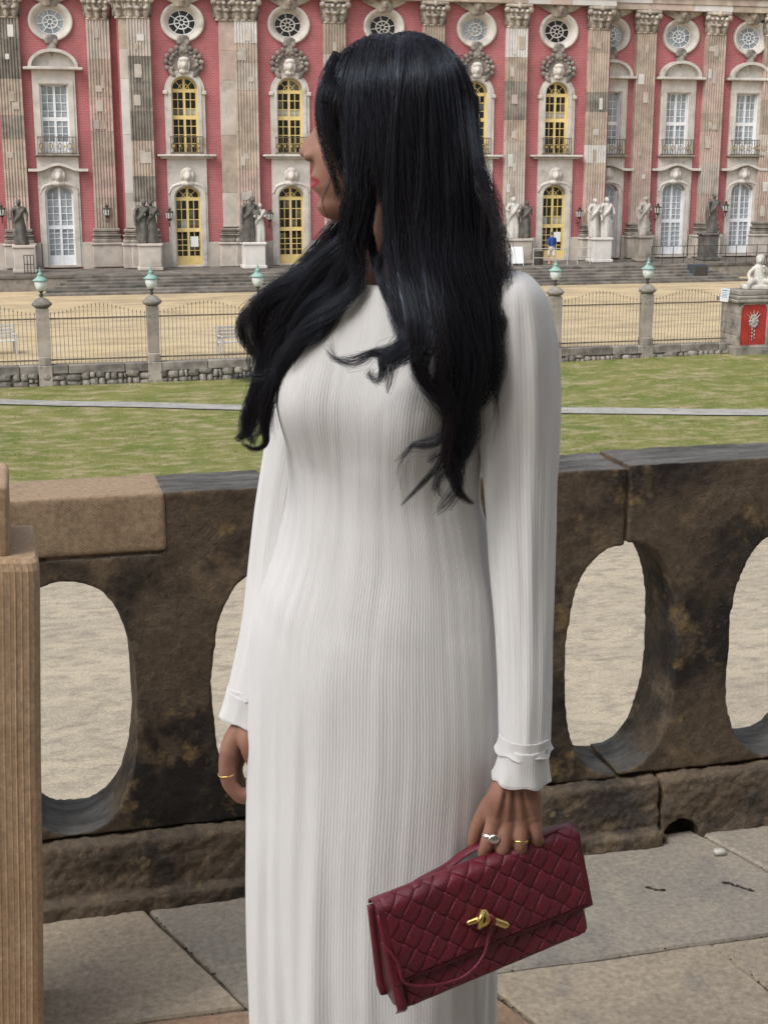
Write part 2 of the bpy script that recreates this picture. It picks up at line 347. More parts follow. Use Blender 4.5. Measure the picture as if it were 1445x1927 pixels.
def carve_bust():                          # bust over the lower yellow windows
    mb = MB(); mb.ell((0, -.1, .55), (.22, .24, .3), 10, 8); mb.ell((0, -.32, .5), (.05, .07, .09), 6, 5); mb.ell((0, -.06, .85), (.3, .2, .17), 8, 6)
    mb.ell((-.27, -.04, .6), (.13, .16, .3), 8, 6); mb.ell((.27, -.04, .6), (.13, .16, .3), 8, 6); mb.ell((0, -.02, .16), (.42, .2, .16), 8, 6); mb.ell((0, -.05, .3), (.13, .15, .2), 8, 6)
    mb.limb([(-.4, -.03, .15), (-.8, -.03, .0), (-1.0, -.03, -.35)], [.1, .09, .05], 8, 4); mb.limb([(.4, -.03, .15), (.8, -.03, .0), (1.0, -.03, -.35)], [.1, .09, .05], 8, 4)
    return remesh(mb, .035, 1, 'carved_bust')
def carve_putto():                         # winged head over the oval windows
    mb = MB(); mb.ell((0, -.15, .42), (.26, .25, .28), 10, 8); mb.ell((0, -.12, .62), (.3, .22, .15), 8, 6); mb.ell((0, -.02, .1), (.5, .16, .2), 10, 6); mb.ell((0, -.38, .38), (.05, .06, .07), 6, 5)
    for sx in (-1, 1):
        for k in range(5):
            a = R(22+k*11); l = 1.15-.1*k
            mb.limb([(sx*.25, -.04, .15+.04*k), (sx*(.25+math.cos(a)*l*.6), -.06, .15+math.sin(a)*l*.6), (sx*(.25+math.cos(a)*l), -.03, .2+math.sin(a)*l)], [.12, .1, .04], 8, 3)
    return remesh(mb, .035, 1, 'carved_putto')
def carve_pendant():
    mb = MB(); mb.ell((0, -.05, -.1), (.42, .2, .3), 10, 8); mb.ell((0, -.08, -.5), (.27, .18, .3), 10, 8); mb.ell((-.2, -.15, -.2), (.16, .15, .16), 8, 6); mb.ell((.2, -.15, -.2), (.16, .15, .16), 8, 6); mb.ell((0, -.05, -.85), (.1, .1, .14), 8, 6)
    return remesh(mb, .035, 1, 'carved_pendant')
CF = carve_face()
CH, CB, CP, CPD = carve_head(), carve_bust(), carve_putto(), carve_pendant()
def capital_mesh(w_, d):
    mb = MB(); g = random.Random(2)
    mb.bbox(-w_/2-.03, w_/2+.03, -d-.03, .0, 0, .09, .03)
    mb.loft([[(-w_/2, -d, .09), (w_/2, -d, .09), (w_/2, 0, .09), (-w_/2, 0, .09)], [(-w_/2-.12, -d-.12, 1.02), (w_/2+.12, -d-.12, 1.02), (w_/2+.12, 0, 1.02), (-w_/2-.12, 0, 1.02)]])
    for row, (z, n, s_) in enumerate(((.18, 3, .30), (.52, 4, .27))):
        for i in range(n):
            x = (i+.5)/n*w_-w_/2; x *= 1.04
            mb.ell((x, -d-.03-.05*row, z+.12), (w_/n*.42, .09, .26), 8, 6); mb.ell((x, -d-.16-.05*row, z+.34), (w_/n*.40, .12, .10), 8, 6)
        for z2 in (0, 1): mb.ell((-w_/2-.05-.04*row, -d*.5, z+.15), (.09, d*.4, .25), 8, 6); mb.ell((w_/2+.05+.04*row, -d*.5, z+.15), (.09, d*.4, .25), 8, 6)
    for sx in (-1, 1):
        mb.ell((sx*(w_/2+.1), -d-.12, .93), (.17, .15, .17), 10, 7); mb.ell((sx*.16, -d-.14, .9), (.12, .1, .12), 8, 6)
    mb.bbox(-w_/2-.2, w_/2+.2, -d-.22, 0, 1.06, 1.26, .05)
    mb.ell((0, -d-.22, 1.14), (.15, .12, .16), 8, 6)
    return mb
def flute_poly(w_, d, nf=7):
    pts = [(-w_/2, 0), (-w_/2, -d)]; fw = (w_-.1)/nf
    for i in range(nf):
        x0 = -w_/2+.05+i*fw
        for k in range(6):
            t = k/5; pts.append((x0+fw*(.16+.68*t), -d+.075*math.sin(math.pi*t)))
    return pts+[(w_/2, -d), (w_/2, 0)]
PW, PD, ZCAP, ZBASE, ZPLI = 1.16, .42, 8.86, -1.75, -2.5
cap_me = capital_mesh(PW, PD).mesh('capital', True); cap_me.materials.append(M['carve'])
base_mb = MB()
for z0, z1, e in ((0, .2, .2), (.2, .34, .14), (.34, .44, .2), (.44, .58, .08), (.58, .75, .13)): base_mb.bbox(-PW/2-e, PW/2+e, -PD-e, .0, z0, z1, .04)
base_me = base_mb.mesh('pilaster_base'); base_me.materials.append(M['stone_dark'])
ped_me = MB().bbox(-PW/2-.22, PW/2+.22, -PD-.24, 0, ZT-ZPLI, -.12, .03).bbox(-PW/2-.28, PW/2+.28, -PD-.3, 0, -.12, 0, .03).mesh('plinth'); ped_me.materials.append(M['stone'])
D_, T_, S_, P_, O_ = 'stone_dark', 'stone_tan', 'stone', 'stone_pale', 'stone_rose'
def pilaster(pl, pr, Y, seq, seed, back=None, backw=0):
    g = random.Random(seed); xc = X((pl+pr)/2, Y-PD, 250)
    root_mb = MB().box(xc-PW/2+.06, xc+PW/2-.06, Y-PD+.12, Y+.05, ZPLI, ZCAP+1.2)
    root = pobj('pilaster', root_mb, M['stone_tan'])
    if back is not None:                    # plain half pilaster behind, to the left
        bx0 = X(back, Y-.2, 250); bz = ZPLI
        for z0, z1 in ((ZBASE+.05, .1), (.1, 3.1), (3.1, 5.9), (5.9, 7.4), (7.4, ZCAP)):
            pobj('stone_block', MB().bbox(bx0, xc-PW/2+.1, Y-.24, Y+.02, z0+.004, z1-.004, .008), M[g.choice([S_, S_, T_, O_, P_])], root)
        pobj('capital', cap_me, None, root, loc=(bx0+.42, Y+.12, ZCAP)); pobj('pilaster_base', base_me, None, root, loc=(bx0+.56, Y+.14, ZPLI)); pobj('plinth', ped_me, None, root, loc=(bx0+.56, Y+.14, ZPLI))
    n = len(seq); cuts = [0]
    for i in range(n): cuts.append(cuts[-1]+g.uniform(.6, 1.5))
    zs = [ZCAP-(ZCAP-ZBASE-.75+.75)*c/cuts[-1] for c in cuts]
    fp = flute_poly(PW, PD)
    for i in range(n):
        z1, z0 = zs[i], zs[i+1]
        jit = g.uniform(-.006, .006)
        rings = [[(xc+x, Y+y+jit*0+(-.004*(i % 2)), z) for x, y in fp] for z in (z0+.006, z1-.006)]
        pobj('stone_block', MB().loft(rings), M[seq[i]], root)
        if g.random() < .75:                # small repair stones let into the shaft
            for q in range(g.randint(1, 2)):
                a = g.uniform(-PW/2+.05, PW/2-.5); b = a+g.choice([.2, .3, .35]); zz = g.uniform(z0+.1, max(z0+.12, z1-.9)); hh = min(g.uniform(.25, .7), z1-.03-zz)
                if hh < .12: continue
                pobj('repair_stone', MB().bbox(xc+a, xc+b, Y-PD-.012-.007*q, Y-PD+.1, zz, zz+hh, .006), M[g.choice([P_, S_, S_, T_])], root)
    pobj('capital', cap_me, None, root, loc=(xc, Y, ZCAP)); pobj('pilaster_base', base_me, None, root, loc=(xc, Y, ZPLI)); pobj('plinth', ped_me, None, root, loc=(xc, Y, ZPLI))
    return xc
# window bays ------------------------------------------------------
dark_r = random.Random(11)
def glass_y(blind):
    def f(si, i, c, rows):
        if blind and si == 1 and i == 0: return M['glass_milk'] if dark_r.random() < .8 else M['glass_warm']
        return M['glass'] if dark_r.random() < .9 else M['glass_warm']
    return f
M['glass_dim'] = mat('dim_curtain_glass', (.27, .30, .32), .25, .4, .8, spec=.5)
def glass_w(si, i, c, rows): return M['glass_curtain'] if dark_r.random() < .7 else M['glass_dim']
cx_px = [350, 545, 720, 890, 1041]
holes_c = []; CXS = []
RX, RZ, ZO = .72, .62, 8.78
def oval(xc, Y, milk, paint):
    prof = [(1.06, 0), (1.06, -.16), (1.0, -.2), (.93, -.16), (.88, -.13), (.78, -.03), (.70, .10), (.66, .22), (.66, .34)]
    rings = []
    for s_, dy in prof: rings.append([(xc+s_/.66*RX*math.cos(2*math.pi*k/40)*.985, Y+dy, ZO+s_/.66*RZ*math.sin(2*math.pi*k/40)) for k in range(40)])
    fr = pobj('oval_window_frame', MB().loft(rings, False), M['trim'], smooth=True)
    mb = MB(); y = Y+.24
    for q in (1.0, .52): mb.tube([(xc+RX*q*math.cos(a*math.pi/16), y, ZO+RZ*q*math.sin(a*math.pi/16)) for a in range(33)], .035, 6)
    for k in range(8): a = k*math.pi/4+.2; mb.tube([(xc+.13*math.cos(a), y, ZO+.12*math.sin(a)), (xc+RX*math.cos(a), y, ZO+RZ*math.sin(a))], .026, 5)
    mb.tube([(xc+.13*math.cos(a*math.pi/6), y, ZO+.12*math.sin(a*math.pi/6)) for a in range(13)], .03, 5)
    wv = pobj('oval_window', mb, paint)
    pobj('pane', MB().extr(ellpoly(xc, ZO, RX, RZ), y+.05, y+.07), M['glass_curtain' if milk else 'glass'], wv)
    pobj('carved_putto', CP, M['carve'], fr, loc=(xc, Y-.12, ZO+.78)); pobj('carved_pendant', CPD, M['carve_dark'] if not milk else M['carve'], fr, loc=(xc, Y-.02, ZO-.82))
def grille(xc, Y, z0, hw, h):
    mb = MB(); y = Y-.34
    for z in (z0+.04, z0+h): mb.box(xc-hw, xc+hw, y-.02, y+.02, z-.022, z+.022); mb.box(xc-hw-.02, xc-hw+.02, y, Y, z-.02, z+.02); mb.box(xc+hw-.02, xc+hw+.02, y, Y, z-.02, z+.02)
    for i in range(13):
        x = xc-hw+2*hw*i/12; mb.box(x-.013, x+.013, y-.013, y+.013, z0, z0+h)
        if i % 3 == 1: mb.tube([(x+.1*math.cos(a*math.pi/5), y, z0+h*.45+.16*math.sin(a*math.pi/5)) for a in range(11)], .018, 5)
    o = pobj('balcony_grille', mb, M['iron_gilt'])
    m2 = MB()
    for i in range(5): m2.ell((xc-hw*.8+hw*.4*i, y-.03, z0+h*.45), (.05, .03, .06), 6, 5)
    pobj('gilt_ornament', m2, M['gilt'], o)
for i, px in enumerate(cx_px):
    xc = X(px+2, YC, 320); CXS.append(xc); W = 1.36
    up_o = archpoly(xc, W, 2.16, 5.45, 6.05); lo_o = archpoly(xc, W, ZT+.06, -.1, .42)
    holes_c += [archpoly(xc, W+.3, 2.05, 5.45, 6.2), archpoly(xc, W+.3, ZT-.3, -.1, .57), ellpoly(xc, ZO, .95, .85)]
    s1 = pobj('window_surround', MB().plate(archpoly(xc, 2.12, 2.1, 5.3, 6.42), [up_o], YC-.14, YC+.12), M['trim'])
    pobj('moulding', MB().plate(archpoly(xc, 1.74, 2.12, 5.45, 6.26), [archpoly(xc, 1.44, 2.1, 5.45, 6.11)], YC-.2, YC-.138), M['trim'], s1)
    for sx in (-1, 1): pobj('impost', MB().bbox(xc+sx*1.02-.12, xc+sx*1.02+.12, YC-.24, YC+.02, 5.15, 5.35, .03), M['trim'], s1)
    s2 = pobj('door_surround', MB().plate([(xc-1.05, ZT), (xc+1.05, ZT), (xc+1.05, 1.88), (xc-1.05, 1.88)], [lo_o], YC-.12, YC+.12), M['trim'])
    pobj('moulding', MB().plate(archpoly(xc, 1.86, ZT+.02, -.1, .72), [archpoly(xc, 1.46, ZT+.0, -.1, .49)], YC-.19, YC-.118), M['trim'], s2)
    pobj('threshold', MB().bbox(xc-.84, xc+.84, YC-.16, YC+.4, ZT-.02, ZT+.075, .01), M['stone'], s2)
    sc_ = MB().bbox(xc-1.55, xc+1.55, YC-.5, YC, 1.98, 2.1, .03).bbox(xc-1.4, xc+1.4, YC-.36, YC, 1.88, 1.98, .03); pobj('sill_cornice', sc_, M['trim'])
    pobj('carved_shell', CH, M['carve_dark'] if i in (0, 1, 3) else M['carve'], s1, loc=(xc, YC-.1, 6.28)); pobj('carved_face', CF, M['trim'], s1, loc=(xc, YC-.12, 6.2)); pobj('carved_bust', CB, M['trim'], s2, loc=(xc, YC-.12, .42))
    window(xc, YC, W, 2.16, 5.45, 6.05, M['yellow'], [(2.22, 4.0, 4), (4.0, 5.36, 3)], 0, glass_y(i != 3))
    window(xc, YC, W, ZT+.06, -.1, .42, M['yellow'], [(ZT+.56, -2.08, 4), (-1.86, -.22, 3)], .5, glass_y(i in (0, 4)), name='door')
    grille(xc, YC, 2.14, .84, .86); oval(xc, YC, i == 3, M['stone_pale'] if i else M['white'])
# notices on the two glazed doors
for i in (0, 4): pobj('paper_notice', MB().box(CXS[i]+.1, CXS[i]+.52, YC+.1, YC+.112, -2.75, -2.2), mat('paper', (.75, .75, .73), .8))
def wall_plate(name, x0, x1, Y, holes): return pobj(name, MB().plate([(x0, ZT-.8), (x1, ZT-.8), (x1, 10.1), (x0, 10.1)], holes, Y, Y+.3), M['brick'])
XL, XR = X(233, YC, 300), X(1141, YC, 300)
wall_plate('brick_wall', XL, XR, YC, holes_c)
for x in (XL, XR): pobj('return_wall', MB().box(x-.003 if x == XL else x-.2, x+.2 if x == XL else x+.003, YC+.004, YW+.4, ZT-.5, 10.1), M['brick'])
def wing_bay(px, low_milk):
    xc = X(px, YW, 320); W = 1.42
    up = archpoly(xc, W, 2.16, 5.62, 5.63, 2); lo = archpoly(xc, W, ZT+.1, .05, .5, 12)
    s1 = pobj('window_surround', MB().plate([(xc-1.1, 2.1), (xc+1.1, 2.1), (xc+1.1, 6.35), (xc-1.1, 6.35)], [up], YW-.12, YW+.12), M['trim'])
    pobj('moulding', MB().plate([(xc-.98, 2.12), (xc+.98, 2.12), (xc+.98, 5.86), (xc-.98, 5.86)], [(lambda p: p)([(xc-.76, 2.1), (xc+.76, 2.1), (xc+.76, 5.68), (xc-.76, 5.68)])], YW-.17, YW-.118), M['trim'], s1)
    # segmental pediment
    mb = MB().bbox(xc-1.52, xc+1.52, YW-.5, YW, 6.36, 6.5, .03)
    def arc(rw, h): return [(xc-rw*math.cos(R(a)), 6.5+h*math.sin(R(a))) for a in range(0, 181, 12)]
    mb.plate(arc(1.28, .92), [[(xc+(x-xc)*.86, 6.52+(z-6.5)*.80) for x, z in arc(1.28, .92)]], YW-.46, YW); mb.extr([(xc+(x-xc)*.87, 6.51+(z-6.5)*.81) for x, z in arc(1.28, .92)], YW-.14, YW+.002)
    pobj('pediment', mb, M['trim'])
    pobj('sill_cornice', MB().bbox(xc-1.15, xc+1.15, YW-.42, YW, 2.0, 2.1, .03), M['stone_dark'])
    s2 = pobj('door_surround', MB().plate([(xc-1.08, ZT), (xc+1.08, ZT), (xc+1.08, 1.98), (xc-1.08, 1.98)], [lo], YW-.1, YW+.12), M['trim'])
    pobj('moulding', MB().plate(archpoly(xc, 1.92, ZT+.02, .05, .78, 12), [archpoly(xc, 1.52, ZT, .05, .57, 12)], YW-.16, YW-.098), M['trim'], s2)
    pobj('threshold', MB().bbox(xc-.88, xc+.88, YW-.14, YW+.4, ZT-.02, ZT+.11, .01), M['stone'], s2)
    # curved hood
    top = []; bot = []
    for k in range(25):
        t = -1+k/12; x = xc+1.55*t; z = 1.22+.3*(.5+.5*math.cos(math.pi*min(1, abs(t)/.72))); top.append((x, z+.14)); bot.append((x, z))
    pobj('door_hood', MB().extr(bot+top[::-1], YW-.45, YW+.002), M['trim']); pobj('carved_bust', CB, M['carve'], s2, loc=(xc, YW-.1, .42))
    window(xc, YW, W, 2.16, 5.62, 5.63, M['white'], [(2.78, 3.88, 3), (3.9, 5.55, 4)], .6, glass_w, fan=False)
    window(xc, YW, W, ZT+.1, .05, .5, M['white'], [(ZT+.62, -1.72, 5), (-1.7, .1, 5)], .52, (lambda *a: M['glass_curtain']) if low_milk else glass_w, fan=False, name='door')
    grille(xc, YW, 2.12, .98, .86); oval(xc, YW, True, M['white'])
    return [archpoly(xc, W+.3, 2.05, 5.6, 5.75, 2), archpoly(xc, W+.3, ZT-.3, .05, .6, 8), ellpoly(xc, ZO, .95, .85)]
hl = []; hr = []
hl += wing_bay(110, False)
for px, mk in ((1140, True), (1268, True), (1397, False)): hr += wing_bay(px, mk)
wall_plate('brick_wall', -14, XL+.2, YW, hl); wall_plate('brick_wall', XR-.2, 62, YW, hr)
for name, x0, x1, Y, hs_ in (('c', XL, XR, YC, CXS), ('l', -14, XL, YW, [X(110, YW)]), ('r', XR, 62, YW, [X(p, YW) for p in (1140, 1268, 1397)])):
    xs = [x0]
    for x in hs_: xs += [x-1.04, x+1.04]
    xs.append(x1)
    for a, b in zip(xs[::2], xs[1::2]):
        if b-a > .1: pobj('stone_dado', MB().bbox(a+.003, b-.003, Y-.1, Y+.02, ZT-.5, ZPLI, .02), M['stone'])
pil = [(3, 48, YW, [D_, D_, T_, D_, T_, T_, O_], 1, None), (176, 211, YW, [S_, T_, O_, O_, T_, O_, T_], 2, None),
       (248, 289, YC, [S_, D_, D_, D_, T_, D_, S_], 3, 232), (447, 487, YC, [P_, T_, S_, T_, T_, O_, O_], 4, 417), (612, 652, YC, [T_, S_, O_, T_, T_, O_], 5, None),
       (796, 836, YC, [T_, S_, T_, T_, O_, O_], 6, None), (950, 991, YC, [P_, T_, D_, T_, S_, S_, O_], 7, None), (1105, 1141, YC, [T_, T_, D_, T_, P_, T_, O_], 8, None),
       (1192, 1228, YW, [T_, T_, O_, T_, O_, O_, O_], 9, None), (1322, 1357, YW, [T_, O_, O_, T_, O_, S_, O_], 10, None), (1432, 1464, YW, [T_, O_, T_, S_, O_, O_, O_], 12, None)]
PX = [pilaster(a, b, Y, s_, sd_, bk) for a, b, Y, s_, sd_, bk in pil]
# entablature: stones of different ages
g = random.Random(21)
for x0, x1, Y in ((-14, XL, YW), (XL, XR, YC), (XR, 62, YW)):
    ent = pobj('entablature', MB().box(x0, x1, Y-.45, Y+.4, ZCAP+1.26, 13.5), M['stone'])
    x = x0
    while x < x1-.2:
        b = min(x1, x+g.uniform(1.2, 2.8)); 
        for k, (za, zb, e) in enumerate(((0, .34, .5), (.34, .72, .56), (.72, .9, .68), (.9, 1.7, .5))):
            pobj('stone_block', MB().bbox(x+.004, b-.004, Y-e-PD*.3, Y-.44, ZCAP+1.26+za+.003, ZCAP+1.26+zb-.003, .01), M[g.choice([S_, T_, O_, P_, T_])], ent)
        x = b
pobj('roof_block', MB().box(-14, 62, YW+.5, YW+22, ZT-.5, 13.4), M['brick'])
# ---------------------------------------------------------------- palace terrace, steps, statues, lanterns, small things
YE = 73.7
M['pave_dark'] = mat('weathered_step_stone', (.16, .145, .125), .9, .35, 1.3, stain=(.06, .056, .05), sscale=1.5, samt=.5, bump=.4, bscale=10, perobj=.2)
terr = tag(obj('palace_terrace', MB().box(-14, 62, YE+.03, YC+.2, ZC-.4, ZT-.02), M['pave_dark']), kind='structure')
g = random.Random(31)
x = -14
while x < 62:                              # terrace paving edge and wall blocks
    b = min(62, x+g.uniform(1.1, 2.4))
    obj('edge_slab', MB().bbox(x+.005, b-.005, YE-.06, YE+1.2, ZT-.16, ZT+.0, .015), M['pave_dark'], terr)
    obj('stone_block', MB().bbox(x+.005, b-.005, YE, YE+.2, ZC-.1, ZT-.165, .015), M['stone_dark'], terr); x = b
XS0, XS1 = X(152, YE, 510), X(1295, YE, 500)
for i in range(6):
    z1 = ZT-.02-i*.13; y0 = YE-.06-.5*(i+1); e = .36*(i+1); xa, xb = XS0-e, XS1+e; cuts = [xa]
    while cuts[-1] < xb-3: cuts.append(cuts[-1]+g.uniform(1.6, 3.0))
    cuts.append(xb)
    for a, b in zip(cuts, cuts[1:]):
        jz = g.uniform(-.012, .0); lx = a+(.0 if a > xa else 0)
        mb = MB(); ya = y0+g.uniform(-.01, .01)
        mb.loft([[(a+.004, ya, z), (b-.004, ya, z), (b-.004+(-.36*0), YE-.08-.5*i+.03, z), (a+.004+(.36 if a == xa else 0), YE-.08-.5*i+.03, z)] for z in (ZC-.05, z1-.03+jz)]
                + [[(a+.015, ya+.02, z1+jz), (b-.015, ya+.02, z1+jz), (b-.015, YE-.08-.5*i+.03, z1+jz), (a+.015+(.36 if a == xa else 0), YE-.08-.5*i+.03, z1+jz)]])
        obj('step', mb, M['pave_dark'], terr)
def figure(h, seed, robe=.6, la=(-.35, .2), ra=(.3, -.1), lean=0., head=0., wide=1.0):
    """draped standing figure of height h facing -Y: continuous surface. la/ra: elbow-forward/out numbers per arm"""
    g = random.Random(seed); mb = MB(); s_ = h
    rings = []; n = 28; sway = g.uniform(-.03, .03)
    for k in range(9):
        t = k/8; z = robe*t; rr = (.125-.045*t+.02*math.sin(t*3.1))*wide; ring = []
        for j in range(n):
            a = 2*math.pi*j/n; f = 1+.12*math.sin(a*5+seed+t*1.5)*(1-.6*t)+.06*math.sin(a*9+seed*2)*(1-t)
            ring.append(((math.cos(a)*rr*1.1*f+sway*math.sin(t*3)+lean*z)*s_, math.sin(a)*rr*.85*f*s_, z*s_))
        rings.append(ring)
    mb.loft(rings)
    def L(pts, rad): mb.limb([((x+lean*z)*s_, y*s_, z*s_) for x, y, z in pts], [q*s_ for q in rad], 10, 4)
    L([(sway, 0, .5), (.0, 0, .62), (.01, .01, .78)], [.095, .085, .085]); L([(-.1, .01, .80), (.1, .01, .80)], [.055, .055]); L([(0, 0, .82), (head*.3, -.01, .88)], [.042, .036])
    mb.ell(((head*.6+lean*.93)*s_, -.02*s_, .935*s_), (.052*s_, .064*s_, .068*s_), 12, 9); mb.ell(((head*.5+lean*.95)*s_, .015*s_, .955*s_), (.06*s_, .058*s_, .055*s_), 10, 8); mb.ell(((head*.7+lean*.92)*s_, -.085*s_, .925*s_), (.014*s_, .018*s_, .02*s_), 6, 5)
    for sx, (f_, o_) in ((-1, la), (1, ra)):
        ex, ez = sx*(.15+max(0, o_)*.12), .66+max(0, o_)*.25; hx, hy, hz = sx*(.13+o_*.25), -.05-abs(f_)*.3, .56+f_*.35
        L([(sx*.115, .0, .80), (ex, -.02, ez), (hx, hy, hz)], [.045, .036, .026]); mb.ell(((hx+lean*hz)*s_, hy*s_, hz*s_), (.03*s_, .03*s_, .036*s_), 8, 6)
    L([(.11, -.03, .80), (.0, -.1, .66), (-.1, -.05, .52), (-.12, .02, .3)], [.04, .045, .05, .03]); L([(-.08, .06, .82), (-.1, .09, .5), (-.06, .1, .1)], [.05, .07, .06])
    return remesh(mb, h*.013, 1, 'figure')
def pedestal(mb, x0, x1, y0, y1, z0, z1):
    mb.bbox(x0-.08, x1+.08, y0-.08, y1+.08, z0, z0+.18, .03).bbox(x0, x1, y0, y1, z0+.18, z1-.14, .02).bbox(x0-.07, x1+.07, y0-.07, y1+.07, z1-.14, z1, .03); return mb
def statue(pxs, pl, pr, label, figs, pm, zt=-2.42, YS=76.0):
    x0, x1 = X(pl, YS-.5, 480), X(pr, YS-.5, 480); cx = (x0+x1)/2
    st = empty('statue', (cx, YS, ZT), 0, label, 'statue', 'statues along the palace terrace')
    pb = pedestal(MB(), x0-cx, x1-cx, -.5, .5, 0, zt-ZT); obj('pedestal', pb, M[pm], st)
    for px, (h, seed, kw, m) in zip(pxs, figs):
        o = obj('figure', figure(h, seed, **kw), M[m], st); o.location = (X(px, YS-.1, 430)-cx, 0, zt-ZT)
M['marble'] = mat('white_marble', (.47, .455, .42), .6, .15, 2, stain=(.34, .32, .29), sscale=2.2, samt=.4, bump=.2, bscale=12)
M['bronze_dark'] = mat('blackened_stone', (.105, .098, .088), .75, .5, 3, stain=(.25, .225, .18), sscale=2, samt=.35, bump=.3, bscale=12)
M['figure_grey'] = mat('grey_figure_stone', (.33, .31, .28), .8, .3, 2.5, stain=(.13, .12, .11), sscale=2.4, samt=.5, bump=.3, bscale=12)
statue([40], 27, 66, 'dark single statue left of the white door at far left', [(2.25, 1, dict(la=(.1, .3), ra=(.0, .1), lean=-.02, wide=1.1), 'bronze_dark')], 'stone')
statue([268, 289], 264, 304, 'two blackened stone figures side by side left of first yellow door', [(2.25, 2, dict(ra=(.35, .2), lean=.03, head=.06), 'bronze_dark'), (2.2, 3, dict(la=(.3, .2), lean=-.02, head=-.05), 'bronze_dark')], 'stone')
statue([466, 490], 461, 500, 'dark leaning figure beside a white figure, left of second yellow door', [(2.35, 4, dict(ra=(.2, .3), lean=.08, head=.1, wide=1.2), 'bronze_dark'), (2.0, 5, dict(la=(.3, .1), lean=.01), 'marble')], 'stone_pale')
statue([966, 986], 961, 1000, 'pale figure and dark leaning figure beside the white board', [(2.25, 6, dict(la=(.35, .2), wide=1.1), 'marble'), (2.05, 7, dict(lean=.09, wide=1.3), 'bronze_dark')], 'stone')
statue([1119, 1141], 1117, 1150, 'two white marble figures at the corner pilaster right of the blue-shirted person', [(2.15, 8, dict(la=(.2, .2)), 'marble'), (2.2, 9, dict(ra=(.1, .2), wide=1.1), 'marble')], 'stone_pale')
statue([1213], 1204, 1224, 'single pale grey statue on a dark pedestal beside wing pilaster', [(2.15, 10, dict(la=(.2, .1), head=.04), 'figure_grey')], 'stone_dark', zt=-2.35)
statue([1341], 1326, 1350, 'single dark statue with tan legs on black pedestal, rightmost', [(2.2, 11, dict(ra=(.1, .3), robe=.45, lean=.01), 'bronze_dark')], 'bronze_dark', zt=-2.25)
# wall lanterns
M['lamp_glass'] = mat('lamp_glass', (.62, .66, .64), .15, .15, 6, spec=.6)
def wall_lantern(px, py, Y, label):
    p = atY(px, py, Y-.55); e = empty('wall_lantern', (p.x, Y-.05, p.z), 0, label, 'lantern', 'black wall lanterns on the palace')
    mb = MB(); mb.lathe([(.02, .62), (.03, .56), (.10, .5), (.05, .44), (.22, .36), (.21, .33), (.14, .0), (.10, -.05), (.03, -.12), (.01, -.22)], 8, (0, -.5, -.1))
    obj('lantern_body', mb, M['iron'], e); obj('lamp_glass', MB().lathe([(.215, .31), (.15, .02)], 6, (0, -.503, -.1)), M['lamp_glass'], e)
    obj('bracket', MB().tube([(0, 0, -.45), (0, -.25, -.5), (0, -.5, -.36), (0, -.5, -.25)], .025, 6).tube([(0, 0, -.2), (0, -.15, -.48)], .02, 6), M['iron'], e)
for a in ((4, 402, YW, 'black wall lantern at the very left edge beside the dark statue'), (202, 402, YW, 'black wall lantern on the pilaster right of the left white door'), (320, 408, YC, 'black wall lantern left of the first yellow door'),
          (508, 410, YC, 'black wall lantern beside the white statue by second yellow door'), (1090, 405, YC, 'black wall lantern right of the blue-shirted person'), (1237, 398, YW, 'black wall lantern beside the single pale grey statue'), (1365, 394, YW, 'black wall lantern between rightmost statue and last white door')):
    wall_lantern(*a)
# clutter on the terrace
def P0(px, Y): return X(px, Y, 490)
xa, xb = P0(959, 74.6), P0(982, 74.6); cx = (xa+xb)/2; e = empty('sandwich_board', (cx, 74.6, ZT), 0, 'white sandwich board standing on the palace steps beside statue pedestal', 'sign')
hw = (xb-xa)/2
for nm, y0, y1 in (('front_panel', -.28, -.02), ('back_panel', .28, .02)): obj(nm, MB().add([(-hw, y0, .12), (hw, y0, .12), (hw, y1, 1.0), (-hw, y1, 1.0), (-hw, y0+.03, .12), (hw, y0+.03, .12), (hw, y1+.03, 1.0), (-hw, y1+.03, 1.0)], [(0, 1, 2, 3), (7, 6, 5, 4), (0, 4, 5, 1), (3, 2, 6, 7), (0, 3, 7, 4), (1, 5, 6, 2)]), M['white'], e)
for sx in (-1, 1):
    for y0 in (-.3, .3): obj('leg', MB().tube([(sx*(hw-.03), y0, 0), (sx*(hw-.03), y0*.9, .15)], .018, 6), M['white'], e)
e = empty('litter_bin', (P0(1012, 74.9), 74.9, ZT), 0, 'dark litter bin on the terrace left of blue-shirted person', 'bin')
obj('drum', MB().lathe([(.24, 0), (.27, .05), (.29, .66), (.27, .68)], 16), M['iron'], e); obj('rim', MB().lathe([(.3, .66), (.31, .7), (.3, .73), (.22, .73)], 16), M['iron'], e)
def handrail(px0, px1, py, Y, label, m, hgt=.9):
    xa, xb = P0(px0, Y), P0(px1, Y); e = empty('handrail', ((xa+xb)/2, Y, ZT), 0, label, 'handrail', 'pale metal handrails by the entrance'); w2 = (xb-xa)/2
    for sx in (-1, 1): obj('post', MB().tube([(sx*w2, 0, 0), (sx*w2, 0, hgt)], .03, 8), m, e)
    for z in (hgt, hgt*.45): obj('rail', MB().tube([(-w2, 0, z), (w2, 0, z-.02)], .024, 8), m, e)
M['galv'] = mat('galvanised', (.5, .5, .47), .45, .15, 8, metal=.4)
handrail(1003, 1067, 478, 74.2, 'pale metal handrail in front of the blue-shirted person', M['galv']); handrail(1086, 1110, 475, 74.4, 'short pale metal handrail right of the blue-shirted person', M['galv'])
